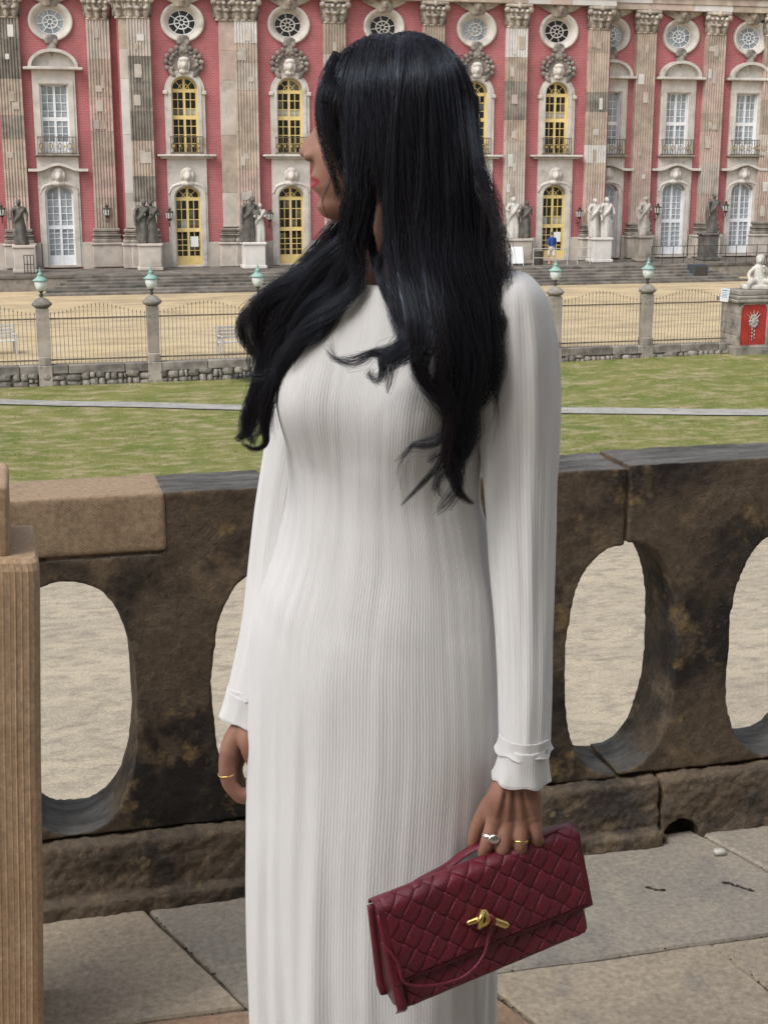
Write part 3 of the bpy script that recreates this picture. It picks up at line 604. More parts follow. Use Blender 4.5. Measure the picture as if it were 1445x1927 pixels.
def railing(px0, px1, Y, n, label):
    xa, xb = P0(px0, Y), P0(px1, Y); e = empty('iron_railing', (xa, Y, ZT), 0, label, 'railing'); Lx = xb-xa
    for i in range(n+1): obj('post', MB().tube([(Lx*i/n, 0, 0), (Lx*i/n, 0, .95)], .022, 6), M['iron'], e)
    for z in (.95, .5): obj('rail', MB().tube([(0, 0, z), (Lx, 0, z)], .02, 6), M['iron'], e)
railing(1225, 1480, 73.9, 13, 'long thin black iron railing along the right end of the terrace'); railing(46, 64, 74.4, 3, 'short black iron railing beside the left white door')
e = empty('utility_cabinet', (P0(1314, 71.9), 71.9, ZC), 0, 'dark blue-grey metal cabinet set against the right end of steps', 'cabinet')
obj('cabinet_body', MB().bbox(-.42, .42, -.3, .5, 0, .86, .02), mat('cabinet_paint', (.05, .065, .08), .5, .2, 3), e); obj('door', MB().bbox(-.36, .36, -.33, -.3, .06, .78, .01), M['iron'], e)
# person in blue shirt, seen from behind, walking to the door
def person_far():
    h = 1.76; px = P0(1037, 74.7)
    e = empty('person', (px, 74.7, ZT), R(8), 'person in a blue shirt and pale shorts walking towards the last yellow door', 'person')
    mb = MB(); L = mb.limb
    L([(0, 0, .92), (0, 0, 1.18), (0, .01, 1.38)], [.14, .13, .13], 12, 4); L([(-.16, 0, 1.40), (.16, 0, 1.40)], [.07, .07], 10, 4); L([(0, 0, 1.45), (0, .01, 1.56)], [.055, .05], 10, 4)
    mb.ell((0, .015, 1.65), (.075, .095, .115), 14, 10); mb.ell((0, .11, 1.63), (.014, .02, .02), 6, 5); mb.ell((-.078, 0, 1.64), (.012, .025, .03), 6, 5); mb.ell((.078, 0, 1.64), (.012, .025, .03), 6, 5)
    for sx, k in ((-1, 1), (1, -1)):
        L([(sx*.09, 0, .92), (sx*.10, .12*k, .5), (sx*.10, .02*k+.02-.1*(k < 0), .08)], [.088, .06, .042], 12, 5); L([(sx*.10, .0+.0*k-.1*(k < 0), .05), (sx*.11, .16-.1*(k < 0), .03)], [.045, .038], 10, 3)
        L([(sx*.19, 0, 1.39), (sx*.25, -.05*k, 1.12), (sx*.23, .12-.1*k, .88)], [.055, .043, .032], 10, 4)
        for q in range(4): L([(sx*.235, .125-.1*k+.016*q-.02, .87), (sx*.225, .145-.1*k+.016*q-.02, .78+.006*abs(q-1))], [.011, .008], 6, 2)
        L([(sx*.22, .15-.1*k, .87), (sx*.19, .175-.1*k, .82)], [.011, .009], 6, 2)
    M['skin_far'] = mat('skin', (.48, .30, .21), .6, .1, 5)
    obj('body', remesh(mb, .012, 2, 'body'), M['skin_far'], e)
    s_ = MB(); s_.limb([(0, 0, .93), (0, 0, 1.18), (0, .01, 1.37)], [.165, .155, .155], 16, 4); s_.limb([(-.17, 0, 1.40), (.17, 0, 1.40)], [.085, .085], 12, 4)
    for sx, k in ((-1, 1), (1, -1)): s_.limb([(sx*.19, 0, 1.39), (sx*.25, -.05*k, 1.15)], [.085, .07], 12, 4)
    obj('shirt', remesh(s_, .012, 2, 'shirt'), mat('blue_cotton', (.02, .06, .22), .8, .2, 8), e)
    t_ = MB(); t_.limb([(0, 0, .98), (0, 0, .86)], [.165, .165], 14, 3)
    for sx, k in ((-1, 1), (1, -1)): t_.limb([(sx*.085, 0, .9), (sx*.10, .10*k, .52)], [.115, .10], 14, 4)
    obj('shorts', remesh(t_, .012, 2, 'shorts'), mat('pale_cotton', (.55, .52, .46), .8, .15, 8), e)
    hh = MB().ell((0, -.005, 1.685), (.084, .10, .10), 14, 10); obj('hair', hh, M['iron'], e, True)
person_far()
# ---------------------------------------------------------------- fence: rubble wall, lamp pillars, iron bays, gate pier
ZK = -4.5                                  # coping top
M['rubble'] = mat('rubble', (.22, .20, .175), .9, .4, 3, stain=(.085, .08, .074), sscale=3, samt=.45, bump=.6, bscale=14, perobj=.45)
M['coping'] = mat('coping', (.22, .20, .175), .9, .3, 2, stain=(.10, .095, .087), sscale=2, samt=.5, bump=.4, bscale=14, perobj=.2)
XP = [.82+3.37*k for k in range(7)]; XG0, XG1 = X(1384, YF-.5, 600), X(1384, YF-.5, 600)+1.75
def stone_me(g, a, b, c):
    mb = MB(); mb.ell((0, 0, 0), (.5, .5, .5), 9, 6); me = mb.mesh('stone', True)
    for v in me.vertices:
        p = v.co; q = Vector([math.copysign(abs(k*2)**.55*.5, k) for k in p]); n = mnoise.noise(p*4+Vector((a, b, c))); v.co = q*(1+.18*n)
    me.materials.append(M['rubble']); return me
g = random.Random(41); SM = [stone_me(g, k*3.1, k*1.7, k) for k in range(8)]
wall = empty('rubble_wall', (10, YF, -5.2), 0, 'low dark rubble stone wall with dressed coping under the iron fence', 'wall')
def wobj(name, me, loc, sc=(1, 1, 1), rz=0, m=None):
    o = obj(name, me, m, wall); o.location = Vector(loc)-Vector((10, YF, -5.2)); o.scale = sc; o.rotation_euler = (0, rz, 0); return o
obj('wall_core', MB().box(-14.5, XG0-10, -.13, .2, -.5, .42), M['rubble'], wall)
x = -4.5
while x < XG0-.05:
    b = min(XG0, x+g.uniform(.9, 1.9)); wobj('coping_stone', MB().bbox(-.5, .5, -.24+g.uniform(-.01, .01), .22, -.13, .14, .02), ((x+b)/2, YF, ZK-.14+g.uniform(-.012, .008)), ((b-x)-.014, 1, 1), 0, M['coping']); x = b
x = -3.5
while x < XG0-.1:
    zb = lawn_z(x, YF)-.06; z = zb
    wd = g.uniform(.26, .52)
    while z < ZK-.36:
        h = min(g.uniform(.13, .28), ZK-.27-z+.03)
        if g.random() < .35: 
            k = g.uniform(.35, .65); wobj('stone', g.choice(SM), (x+wd*k/2, YF-.13, z+h/2), (wd*k*1.02, .3, h*1.05), g.uniform(-.15, .15)); wobj('stone', g.choice(SM), (x+wd*(1+k)/2, YF-.13, z+h/2), (wd*(1-k)*1.02, .3, h*1.05), g.uniform(-.15, .15))
        else: wobj('stone', g.choice(SM), (x+wd/2+g.uniform(-.04, .04), YF-.13+g.uniform(-.02, .02), z+h/2), (wd*1.04, .3, h*1.06), g.uniform(-.12, .12))
        z += h
    x += wd
M['pillar'] = mat('pillar_stone', (.27, .245, .21), .9, .25, 2, stain=(.09, .08, .07), sscale=2.4, samt=.45, bump=.35, bscale=16, perobj=.25)
def lamp_pillar(xp, label, slim):
    e = empty('lamp_pillar', (xp, YF, ZK), 0, label, 'lamp pillar', 'lamp pillars of the iron fence')
    def sq(r_, z): return [(-r_, -r_, z), (r_, -r_, z), (r_, r_, z), (-r_, r_, z)]
    rb = .155 if slim else .19; rt = .19 if slim else .2
    obj('pillar_foot', MB().bbox(-.21, .21, -.27, .24, -.72, .0, .02).bbox(-.19, .19, -.25, .22, 0, .28, .02), M['pillar'], e)
    obj('shaft', MB().loft([sq(rb, .28), sq(rb+.012, .3), sq(rt, 1.72), sq(rt-.03, 1.76)]), M['pillar'], e)
    obj('cap', MB().lathe([(.19, 1.76), (.25, 1.80), (.31, 1.86), (.31, 1.9), (.26, 1.95), (.18, 2.03), (.10, 2.07), (.07, 2.09)], 16), M['coping'], e, True)
    l = obj('lantern', MB().lathe([(.05, 2.07), (.03, 2.12), (.07, 2.16), (.03, 2.2), (.06, 2.25), (.09, 2.28)], 12), M['iron'], e, True)
    obj('lamp_glass', MB().lathe([(.08, 2.28), (.15, 2.36), (.185, 2.47), (.19, 2.58), (.16, 2.60)], 16), M['lamp_glass'], l, True)
    obj('lantern_roof', MB().lathe([(.19, 2.585), (.235, 2.59), (.24, 2.61), (.17, 2.66), (.10, 2.71), (.085, 2.77), (.10, 2.78), (.06, 2.83), (.025, 2.86), (.045, 2.9), (.02, 2.94), (.006, 3.0)], 16), M['verdigris'], l, True)
names = ['pale fence pillar with green lantern, leftmost', 'dark tapering fence pillar with green lantern between two left fence bays', 'fence pillar with green lantern behind the hair tips', 'fence pillar with green lantern hidden behind the white dress', 'fence pillar with green lantern hidden behind the sleeve', 'weathered fence pillar with green lantern right beside the white sleeve', 'fence pillar with green lantern next to the red panelled gate pier']
for k, (xp, nm) in enumerate(zip(XP, names)): lamp_pillar(xp, nm, k not in (0, 5))
M['fence_iron'] = mat('fence_iron', (.13, .11, .085), .6, .3, 10)
bar_me = {}
def bay(xa, xb, label):
    e = empty('iron_fence', ((xa+xb)/2, YF, ZK), 0, label, 'fence', 'iron fence bays'); hw = (xb-xa)/2; n = 24
    for z in (.14, 1.42): obj('rail', MB().box(-hw, hw, -.02, .02, z-.022, z+.022), M['fence_iron'], e)
    for i in range(n):
        t = -1+2*(i+.5)/n; top = 1.58+.27*(.5+.5*math.cos(math.pi*t)); k = round(top, 2)
        if k not in bar_me:
            bar_me[k] = MB().tube([(0, 0, .0), (0, 0, k-.04)], .0075, 5).lathe([(.0075, k-.05), (.02, k-.03), (.002, k+.05)], 5).mesh('bar'); bar_me[k].materials.append(M['fence_iron'])
        o = obj('bar', bar_me[k], None, e); o.location = (t*hw, 0, 0)
bn = ['iron fence bay at the left picture edge', 'iron fence bay between the leftmost pale pillar and the dark tapering pillar', 'iron fence bay just left of the hair over the sand court', 'iron fence bay behind the hair and chest', 'iron fence bay hidden behind the torso', 'iron fence bay behind the right sleeve', 'iron fence bay between the two right-hand lamp pillars', 'iron fence bay next to the red panelled gate pier']
xs = [XP[0]-3.37]+XP+[XG0+.1]
for (a, b), nm in zip(zip(xs, xs[1:]), bn): bay(a+.18, b-.18, nm)
# gate pier with red panel
xm = (XG0+XG1)/2; hw = (XG1-XG0)/2
gp = empty('gate_pier', (xm, YF, -5.0), 0, 'massive stone gate pier with a red panel and carved trophy', 'gate pier')
z0, zb, z1 = -.1, .42, 1.92
obj('pier_base', MB().bbox(-hw-.1, hw+.1, -.75, .75, z0, zb, .03), M['pillar'], gp)
for k in range(4): obj('stone_block', MB().bbox(-hw, hw, -.62, .62, zb+.375*k+.003, zb+.375*(k+1)-.003, .015), M['pillar'], gp)
obj('cornice', MB().bbox(-hw-.14, hw+.14, -.78, .78, z1, z1+.12, .03).bbox(-hw-.06, hw+.06, -.7, .7, z1+.12, z1+.24, .03).bbox(-hw+.05, hw-.05, -.6, .6, z1+.24, z1+.42, .03), M['coping'], gp)
M['red_paint'] = mat('red_paint', (.33, .035, .028), .6, .2, 3)
pl_, pr_ = X(1393, YF-.66, 600)-xm, X(1441, YF-.66, 600)-xm
rp = [(pl_, .46), (pr_, .46), (pr_, 1.72), (pr_-.1, 1.86), (pl_+.1, 1.86), (pl_, 1.72)]
pn = obj('red_panel', MB().extr(rp, -.665, -.6), M['red_paint'], gp); obj('panel_frame', MB().plate([(pl_-.06, .40), (pr_+.06, .40), (pr_+.06, 1.77), (pr_-.07, 1.915), (pl_+.07, 1.915), (pl_-.06, 1.77)], [rp], -.69, -.6), M['pillar'], gp)
tm = MB(); pc = (pl_+pr_)/2
for k in range(10):
    a = k*math.pi/5; tm.ell((pc+.14*math.cos(a), -.68, 1.28+.19*math.sin(a)), (.06, .04, .06), 7, 5)
tm.ell((pc, -.68, 1.28), (.1, .05, .14), 8, 6)
for k in range(7): tm.ell((pc+(.05 if k % 2 else -.04), -.68, 1.0-.06*k), (.045-.004*k, .035, .045), 7, 5)
for a in (-55, -30, 0, 30, 55): tm.limb([(pc, -.675, 1.3), (pc+math.sin(R(a))*.3, -.675, 1.35+math.cos(R(a))*.3)], [.03, .018], 6, 3)
obj('carved_trophy', remesh(tm, .013, 1, 'carved_trophy'), M['figure_grey'], gp)
# seated stone child on the pier
mb = MB(); q = mb.limb
mb.bbox(-.55, .55, -.4, .4, 0, .16, .03)
q([(.1, .05, .2), (.05, .02, .45), (0, -.02, .72)], [.26, .22, .17], 12, 5); mb.ell((.03, -.05, 1.0), (.14, .15, .17), 12, 9); mb.ell((.05, .0, 1.08), (.16, .15, .12), 10, 8); mb.ell((.02, -.2, .97), (.03, .04, .04), 6, 5)
q([(-.15, -.05, .72), (-.34, -.15, .52), (-.3, -.3, .3)], [.08, .065, .05], 10, 4); q([(.15, -.05, .72), (.3, -.2, .6), (.12, -.33, .8)], [.08, .065, .05], 10, 4)
q([(-.1, -.05, .25), (-.3, -.38, .28), (-.36, -.36, .05)], [.13, .11, .06], 10, 4); q([(.2, -.05, .25), (.36, -.4, .26), (.42, -.42, .05)], [.13, .11, .06], 10, 4); q([(.3, .1, .2), (.5, .0, .14)], [.12, .06], 8, 3)
c = empty('stone_child', (X(1424, YF, 500), YF-.1, -5.0+z1+.42), R(-20), 'pale stone seated child figure on top of the gate pier', 'statue'); obj('figure', remesh(mb, .017, 1, 'figure'), M['marble'], c)
# notice on the fence
e = empty('notice_board', (X(1362, YF-.3, 545), YF-.32, -3.05), 0, 'small white notice sheet fixed to the fence beside the gate pier', 'sign')
e.rotation_euler = (0, R(6), 0)
obj('sheet', MB().box(-.16, .16, 0, .015, 0, .46), M['white'], e); obj('printed_lines', MB().box(-.12, .1, -.003, .0, .37, .40).box(-.12, .06, -.003, .0, .30, .315).box(-.12, .11, -.003, 0, .25, .265).box(-.12, .09, -.003, 0, .2, .215).box(-.12, .11, -.003, 0, .15, .165), mat('notice_ink', (.15, .22, .45), .7), e); obj('bracket', MB().box(-.02, .02, .015, .3, .0, .05), M['iron'], e)
# white benches on the sand court
M['bench'] = mat('grey_white_paint', (.5, .49, .46), .6, .15, 6)
def bench(px, label):
    p = atZ(px, 667, ZC); e = empty('park_bench', (p.x, p.y, ZC), R(12), label, 'bench', 'white benches on the sand court')
    for k in range(4): obj('seat_slat', MB().bbox(-.75, .75, -.22+k*.115, -.12+k*.115, .42, .45, .008), M['bench'], e)
    for k in range(4): obj('back_slat', MB().bbox(-.75, .75, .27+k*.03, .295+k*.03, .52+k*.11, .60+k*.11, .008), M['bench'], e)
    for sx in (-.68, .68):
        for y in (-.2, .25): obj('leg', MB().bbox(sx-.03, sx+.03, y-.03, y+.03, 0, .42 if y < 0 else .98, .006), M['bench'], e)
        obj('armrest', MB().bbox(sx-.035, sx+.035, -.24, .26, .62, .66, .008).bbox(sx-.03, sx+.03, -.22, -.16, .42, .62, .006), M['bench'], e)
bench(-8, 'white park bench cut by the left picture edge'); bench(452, 'white park bench behind the fence, partly hidden by the hair')
# ---------------------------------------------------------------- near terrace: slabs, balustrade, post
def stone_nodes(name, cols, rough=.85, bump=.5, bdist=.006, scales=(3, 7, 18, 60), lo=(.45, .52, .58), hi=(.6, .62, .64), stretch=(1, 1, 1), tool=None, top=None):
    """layered weathered stone: cols[0] ground, then cols[1..3] patches of growing rarity"""
    m = bpy.data.materials.new(name); m.use_nodes = True; t = m.node_tree; N = t.nodes; L = t.links; b = N['Principled BSDF']; b.inputs['Roughness'].default_value = rough; b.inputs['Specular IOR Level'].default_value = .25
    tc = N.new('ShaderNodeTexCoord'); mp = N.new('ShaderNodeMapping'); mp.inputs['Scale'].default_value = stretch; L.new(tc.outputs['Object'], mp.inputs[0])
    out = None; hs = []
    for i, c in enumerate(cols):
        if i == 0: rgb = N.new('ShaderNodeRGB'); rgb.outputs[0].default_value = (*c, 1); out = rgb.outputs[0]; continue
        n = N.new('ShaderNodeTexNoise'); n.noise_dimensions = '4D'; n.inputs['W'].default_value = i*7.3; n.inputs['Scale'].default_value = scales[i-1]; n.inputs['Detail'].default_value = 9; n.inputs['Roughness'].default_value = .62; L.new(mp.outputs[0], n.inputs['Vector'])
        mr = N.new('ShaderNodeMapRange'); mr.inputs['From Min'].default_value = lo[i-1]; mr.inputs['From Max'].default_value = hi[i-1]; L.new(n.outputs[0], mr.inputs['Value'])
        x = N.new('ShaderNodeMix'); x.data_type = 'RGBA'; L.new(mr.outputs[0], x.inputs[0]); L.new(out, x.inputs[6]); x.inputs[7].default_value = (*c, 1); out = x.outputs[2]
    f = N.new('ShaderNodeTexNoise'); f.inputs['Scale'].default_value = scales[-1]; f.inputs['Detail'].default_value = 8; f.inputs['Roughness'].default_value = .75; L.new(mp.outputs[0], f.inputs['Vector'])
    vr = N.new('ShaderNodeMapRange'); vr.inputs['From Min'].default_value = .3; vr.inputs['From Max'].default_value = .7; vr.inputs['To Min'].default_value = .65; vr.inputs['To Max'].default_value = 1.35; L.new(f.outputs[0], vr.inputs['Value'])
    h = N.new('ShaderNodeHueSaturation'); L.new(out, h.inputs['Color']); L.new(vr.outputs[0], h.inputs['Value'])
    fin = h.outputs[0]
    if top:  # skylight painted into the colour: paler grey where faces point up
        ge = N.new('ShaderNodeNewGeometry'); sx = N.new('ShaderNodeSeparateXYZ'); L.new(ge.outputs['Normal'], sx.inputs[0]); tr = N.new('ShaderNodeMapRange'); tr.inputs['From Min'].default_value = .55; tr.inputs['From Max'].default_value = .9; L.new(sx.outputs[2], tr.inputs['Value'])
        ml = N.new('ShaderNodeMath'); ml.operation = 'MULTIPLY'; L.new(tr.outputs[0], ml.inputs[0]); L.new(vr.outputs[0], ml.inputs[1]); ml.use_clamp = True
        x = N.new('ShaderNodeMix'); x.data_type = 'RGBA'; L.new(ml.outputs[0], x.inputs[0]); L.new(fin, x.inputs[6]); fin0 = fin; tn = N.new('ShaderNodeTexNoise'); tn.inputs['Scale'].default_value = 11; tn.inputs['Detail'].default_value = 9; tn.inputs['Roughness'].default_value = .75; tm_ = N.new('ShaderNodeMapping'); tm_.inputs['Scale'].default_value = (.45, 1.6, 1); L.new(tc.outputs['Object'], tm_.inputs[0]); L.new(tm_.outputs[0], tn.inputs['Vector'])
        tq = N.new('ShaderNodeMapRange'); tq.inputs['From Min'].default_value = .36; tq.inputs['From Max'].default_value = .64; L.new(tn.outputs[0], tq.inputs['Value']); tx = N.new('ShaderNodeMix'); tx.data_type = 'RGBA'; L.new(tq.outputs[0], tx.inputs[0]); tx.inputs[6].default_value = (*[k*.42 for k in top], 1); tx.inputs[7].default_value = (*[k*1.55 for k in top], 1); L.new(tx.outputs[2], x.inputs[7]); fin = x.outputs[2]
    L.new(fin, b.inputs['Base Color'])
    bp = N.new('ShaderNodeBump'); bp.inputs['Strength'].default_value = bump; bp.inputs['Distance'].default_value = bdist; L.new(f.outputs[0], bp.inputs['Height']); last = bp
    if tool:
        wv = N.new('ShaderNodeTexWave'); wv.wave_type = 'BANDS'; wv.bands_direction = 'X'; wv.inputs['Scale'].default_value = tool[0]; wv.inputs['Distortion'].default_value = 1.2; wv.inputs['Detail'].default_value = 2; wv.inputs['Detail Scale'].default_value = .6
        m2 = N.new('ShaderNodeMapping'); m2.inputs['Rotation'].default_value = (0, R(tool[1]), 0); L.new(tc.outputs['Object'], m2.inputs[0]); L.new(m2.outputs[0], wv.inputs[0])
        b2 = N.new('ShaderNodeBump'); b2.inputs['Strength'].default_value = tool[2]; b2.inputs['Distance'].default_value = .003; L.new(wv.outputs[1], b2.inputs['Height']); L.new(bp.outputs[0], b2.inputs['Normal']); last = b2
        ge = N.new('ShaderNodeNewGeometry'); sz_ = N.new('ShaderNodeSeparateXYZ'); L.new(ge.outputs['True Normal'], sz_.inputs[0]); sm_ = N.new('ShaderNodeMapRange'); sm_.inputs['From Min'].default_value = .3; sm_.inputs['From Max'].default_value = .7; sm_.inputs['To Min'].default_value = tool[2]; sm_.inputs['To Max'].default_value = .02; L.new(sz_.outputs[2], sm_.inputs['Value']); L.new(sm_.outputs[0], b2.inputs['Strength'])
    L.new(last.outputs[0], b.inputs['Normal'])
    return m
M['bal'] = stone_nodes('weathered_sandstone', [(.115, .087, .06), (.026, .022, .02), (.19, .14, .09), (.25, .175, .085)], scales=(3.2, 8, 11, 75), lo=(.46, .54, .575), hi=(.58, .68, .68), bump=1.0, bdist=.009, top=(.13, .125, .118))   # upper faces painted paler grey, standing in for brighter skylight
M['plinth'] = stone_nodes('flaking_sandstone', [(.17, .132, .095), (.07, .06, .052), (.22, .17, .115), (.24, .19, .12)], scales=(6, 10, 16, 70), lo=(.5, .52, .60), hi=(.62, .62, .64), bump=1.0, bdist=.01)
M['newblock'] = stone_nodes('new_sandstone', [(.30, .22, .145), (.25, .18, .115), (.18, .135, .095), (.36, .31, .25)], scales=(7, 12, 20, 90), lo=(.45, .58, .66), hi=(.62, .68, .68), bump=.3, tool=(62, 52, .28))
M['post'] = stone_nodes('ribbed_sandstone', [(.42, .295, .19), (.36, .25, .155), (.46, .34, .23), (.24, .155, .095)], scales=(5, 14, 40, 130), lo=(.42, .55, .68), hi=(.62, .7, .70), bump=.45, bdist=.003, stretch=(1, 1, .75))
M['slab'] = stone_nodes('paving_sandstone', [(.32, .285, .235), (.265, .245, .21), (.36, .315, .25), (.19, .18, .175)], scales=(2.2, 9, 5, 75), lo=(.42, .52, .56), hi=(.62, .68, .72), bump=.45, bdist=.004)
M['slab_warm'] = stone_nodes('warm_paving_sandstone', [(.40, .335, .255), (.34, .29, .22), (.44, .37, .28), (.24, .22, .195)], scales=(2.6, 10, 7, 75), lo=(.42, .52, .57), hi=(.62, .68, .72), bump=.45, bdist=.004)
M['slab_red'] = stone_nodes('reddish_paving_sandstone', [(.31, .205, .14), (.26, .185, .13), (.35, .255, .18), (.17, .13, .11)], scales=(3, 8, 12, 70), lo=(.42, .52, .62), hi=(.62, .68, .72), bump=.6, bdist=.004)
M['grit'] = stone_nodes('joint_grit', [(.15, .13, .10), (.08, .07, .058), (.22, .19, .15)], scales=(20, 45, 60, 160), lo=(.45, .5, .6), hi=(.6, .65, .65), bump=1., bdist=.01)
terrace = tag(obj('terrace_floor', MB().box(-5, 7, -5, 3.02, -.35, -.012), M['grit']), kind='structure')
tag(obj('terrace_wall', MB().box(-5, 7, -5, 3.0, -5.7, -.352), M['stone']), kind='structure')
def jag(poly, g, amp, step=.03):
    out = []; n = len(poly)
    for i in range(n):
        a = Vector(poly[i]); b = Vector(poly[(i+1) % n]); d = b-a; m = max(1, int(d.length/step)); nr = Vector((-d.y, d.x)).normalized()
        for k in range(m):
            p = a+d*k/m; q = mnoise.noise(Vector((p.x*9, p.y*9, i*1.0)))*.6+mnoise.noise(Vector((p.x*40, p.y*40, 3)))*.4
            out.append((p+nr*q*amp)[:])
    return out
def floor_slab(poly, m, seed, dz=0.):
    g = random.Random(seed); pts = jag(poly, g, .007); c = Vector((sum(p[0] for p in pts)/len(pts), sum(p[1] for p in pts)/len(pts)))
    def inset(e): return [((Vector(p)-c)*(1-e/max(.05, (Vector(p)-c).length))+c)[:] for p in pts]
    i0, i1, i2 = inset(.0025), inset(.0045), inset(.011)
    return obj('paving_slab', MB().loft([[(x, y, -.05) for x, y in i0], [(x, y, -.006+dz) for x, y in i1], [(x, y, dz) for x, y in i2]]), m, terrace)
J = 2.37
floor_slab([(-.9, J+.03), (.345, J+.01), (.18, 2.84), (-.9, 2.84)], M['slab_warm'], 1, .002); floor_slab([(.345, J+.01), (1.655, J-.005), (1.5, 2.84), (.18, 2.84)], M['slab'], 2, .0); floor_slab([(1.655, J-.005), (2.9, J), (2.9, 2.84), (1.5, 2.84)], M['slab'], 3, .003)
floor_slab([(.80, J), (1.30, J-.005), (1.42, 1.75), (1.0, 1.75)], M['slab_warm'], 4, .003); floor_slab([(1.30, J-.005), (2.3, J-.01), (2.3, 1.75), (1.42, 1.75)], M['slab_warm'], 5, -.001); floor_slab([(-.3, J+.02), (.80, J), (1.0, 1.75), (-.3, 1.75)], M['slab_red'], 6, .0)
floor_slab([(-1.6, J+.03), (-.3, J+.02), (-.3, 1.75), (-1.6, 1.75)], M['slab'], 7, .002); floor_slab([(-2.6, J), (-.9, J+.03), (-.9, 2.84), (-2.6, 2.84)], M['slab'], 8); floor_slab([(2.3, J-.01), (4.2, J), (4.2, 1.75), (2.3, 1.75)], M['slab'], 9)
k = 10
for yy in (1.75, 1.0, .3, -.5):
    xx = -2.6+((k*37) % 7)*.1
    while xx < 4: floor_slab([(xx, yy-.72), (xx+1.1, yy-.72), (xx+1.1, yy), (xx, yy)], M[('slab', 'slab_warm')[k % 2]], k); xx += 1.1; k += 1
# pebbles and twigs in the joints
g = random.Random(8)
for (px, py, s_, lab, m) in ((1353, 1609, .012, 'small pale pebble lying in the paving joint', 'stone_pale'),):
    p = atZ(px, py, 0); o = tag(obj('pebble', stone_me(g, 1, 2, 3), None, smooth=True), lab, 'pebble', kind='thing'); o.data.materials.clear(); o.data.materials.append(M[m]); o.location = (p.x, p.y, .008); o.scale = (.03, .02, .014)
def twig(px, py, px2, py2, lab):
    a, b = atZ(px, py, 0), atZ(px2, py2, 0); c = (a+b)/2; mb = MB(); n = 9
    mb.tube([((a-c)+(b-a)*k/(n-1)+Vector((0, .004*math.sin(k*.8+px), .003+.0015*math.sin(k*1.3)))) for k in range(n)], [.0008+.0022*math.sin(k*1.9+px)**2*(1 if 0 < k < n-1 else .2) for k in range(n)], 6, True, 1.6)
    o = tag(obj('dry_leaf', mb, M['iron'], smooth=True), lab, 'leaf', kind='thing'); o.location = c
twig(1355, 1661, 1380, 1667, 'dark curled dry leaf on the paving near the pebble, left one'); twig(1382, 1669, 1418, 1678, 'dark curled dry leaf on the paving near the pebble, right one'); twig(1213, 1673, 1252, 1677, 'thin dark twig lying on the grey paving right of the bag')
g = random.Random(77); mbg = MB()
for (ax, ay, bx, by) in ((.345, J, .18, 2.83), (.8, J, 1.66, J-.005), (1.655, J, 1.5, 2.83), (.80, J, .98, 1.8), (1.30, J, 1.4, 1.8), (-.3, J, .8, J)):
    for q in range(45):
        t = g.random(); x, y = ax+(bx-ax)*t+g.gauss(0, .006), ay+(by-ay)*t+g.gauss(0, .006); r_ = g.uniform(.0008, .0026); mbg.ell((x, y, -.006+r_), (r_*1.3, r_, r_*.8), 5, 4)
tag(obj('joint_gravel', mbg, M['grit']), 'loose grit and tiny stones lying in the paving joints', 'grit', kind='stuff')
# balustrade ------------------------------------------------------
YB0, YB1, ZP, ZR = 2.845, 3.025, .155, .90
bal = empty('balustrade', (.9, 2.93, 0), 0, 'heavy weathered dark sandstone balustrade with tall oval openings', 'balustrade')
def rough_me(mb, vox, amp, freq, name, sm=3, fine=.25):
    me = remesh(mb, vox, sm, name); nv = len(me.vertices); co = [0.]*(nv*3); no = [0.]*(nv*3); me.vertices.foreach_get('co', co); me.vertices.foreach_get('normal', no)
    o1 = Vector((5, 1, 2)); N_ = mnoise.noise
    for i in range(0, nv*3, 3):
        p = Vector(co[i:i+3]); n = (N_(p*freq)*.6+N_(p*(freq*2.7)+o1)*.3+N_(p*(freq*8))*fine)*amp
        co[i] += no[i]*n; co[i+1] += no[i+1]*n; co[i+2] += no[i+2]*n
    me.vertices.foreach_set('co', co)
    me.update(); return me
OC = [-.80, -.37, .063, .495, .898, 1.297, 1.70, 2.10, 2.50]
def oval_pts(xc, w_=.272, z0=.168, z1=.722, n=72, ex=2.45):
    out = []; zc = (z0+z1)/2; hz = (z1-z0)/2
    for i in range(n):
        a = 2*math.pi*i/n; c, s_ = math.cos(a), math.sin(a); e = ex
        out.append((xc+math.copysign(abs(c)**(2/e), c)*w_/2, zc+math.copysign(abs(s_)**(2/e), s_)*hz))
    return out
def bal_block(i0, i1, name, cut=None, dz=0., dy=0.):
    xa, xb = OC[i0]+.0015, OC[i1]-.0015
    left = [p for p in oval_pts(OC[i0]) if p[0] > xa]; right = [p for p in oval_pts(OC[i1]) if p[0] < xb]
    left.sort(key=lambda p: -p[1]); right.sort(key=lambda p: p[1])
    outer = [(xa, ZP+.004)]+[(xb, ZP+.004)]+[(xb, .1685)]+right+[(xb, .7215), (xb, ZR)]
    if cut: outer += [(cut, ZR), (cut, .772), (xa, .772)]
    else: outer += [(xa, ZR)]
    outer += [(xa, .7215)]+left+[(xa, .1685)]
    mb = MB().plate(outer, [oval_pts(OC[k]) for k in range(i0+1, i1)], YB0, YB1)
    me = rough_me(mb, .0062, .0065, 8, name)
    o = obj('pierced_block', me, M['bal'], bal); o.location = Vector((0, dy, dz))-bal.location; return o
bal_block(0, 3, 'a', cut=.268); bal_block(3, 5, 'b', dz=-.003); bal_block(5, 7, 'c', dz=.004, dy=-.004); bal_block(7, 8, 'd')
for k in (3, 5):                              # mortar in the visible joint
    o = obj('mortar_joint', MB().box(OC[k]-.006, OC[k]+.006, YB0+.008, YB1-.01, .728, ZR-.008), M['plinth'], bal); o.location = -bal.location
nb = rough_me(MB().box(-.78, .275, YB0-.004, YB1+.002, .779, ZR+.002), .006, .0015, 14, 'new_block', 2)
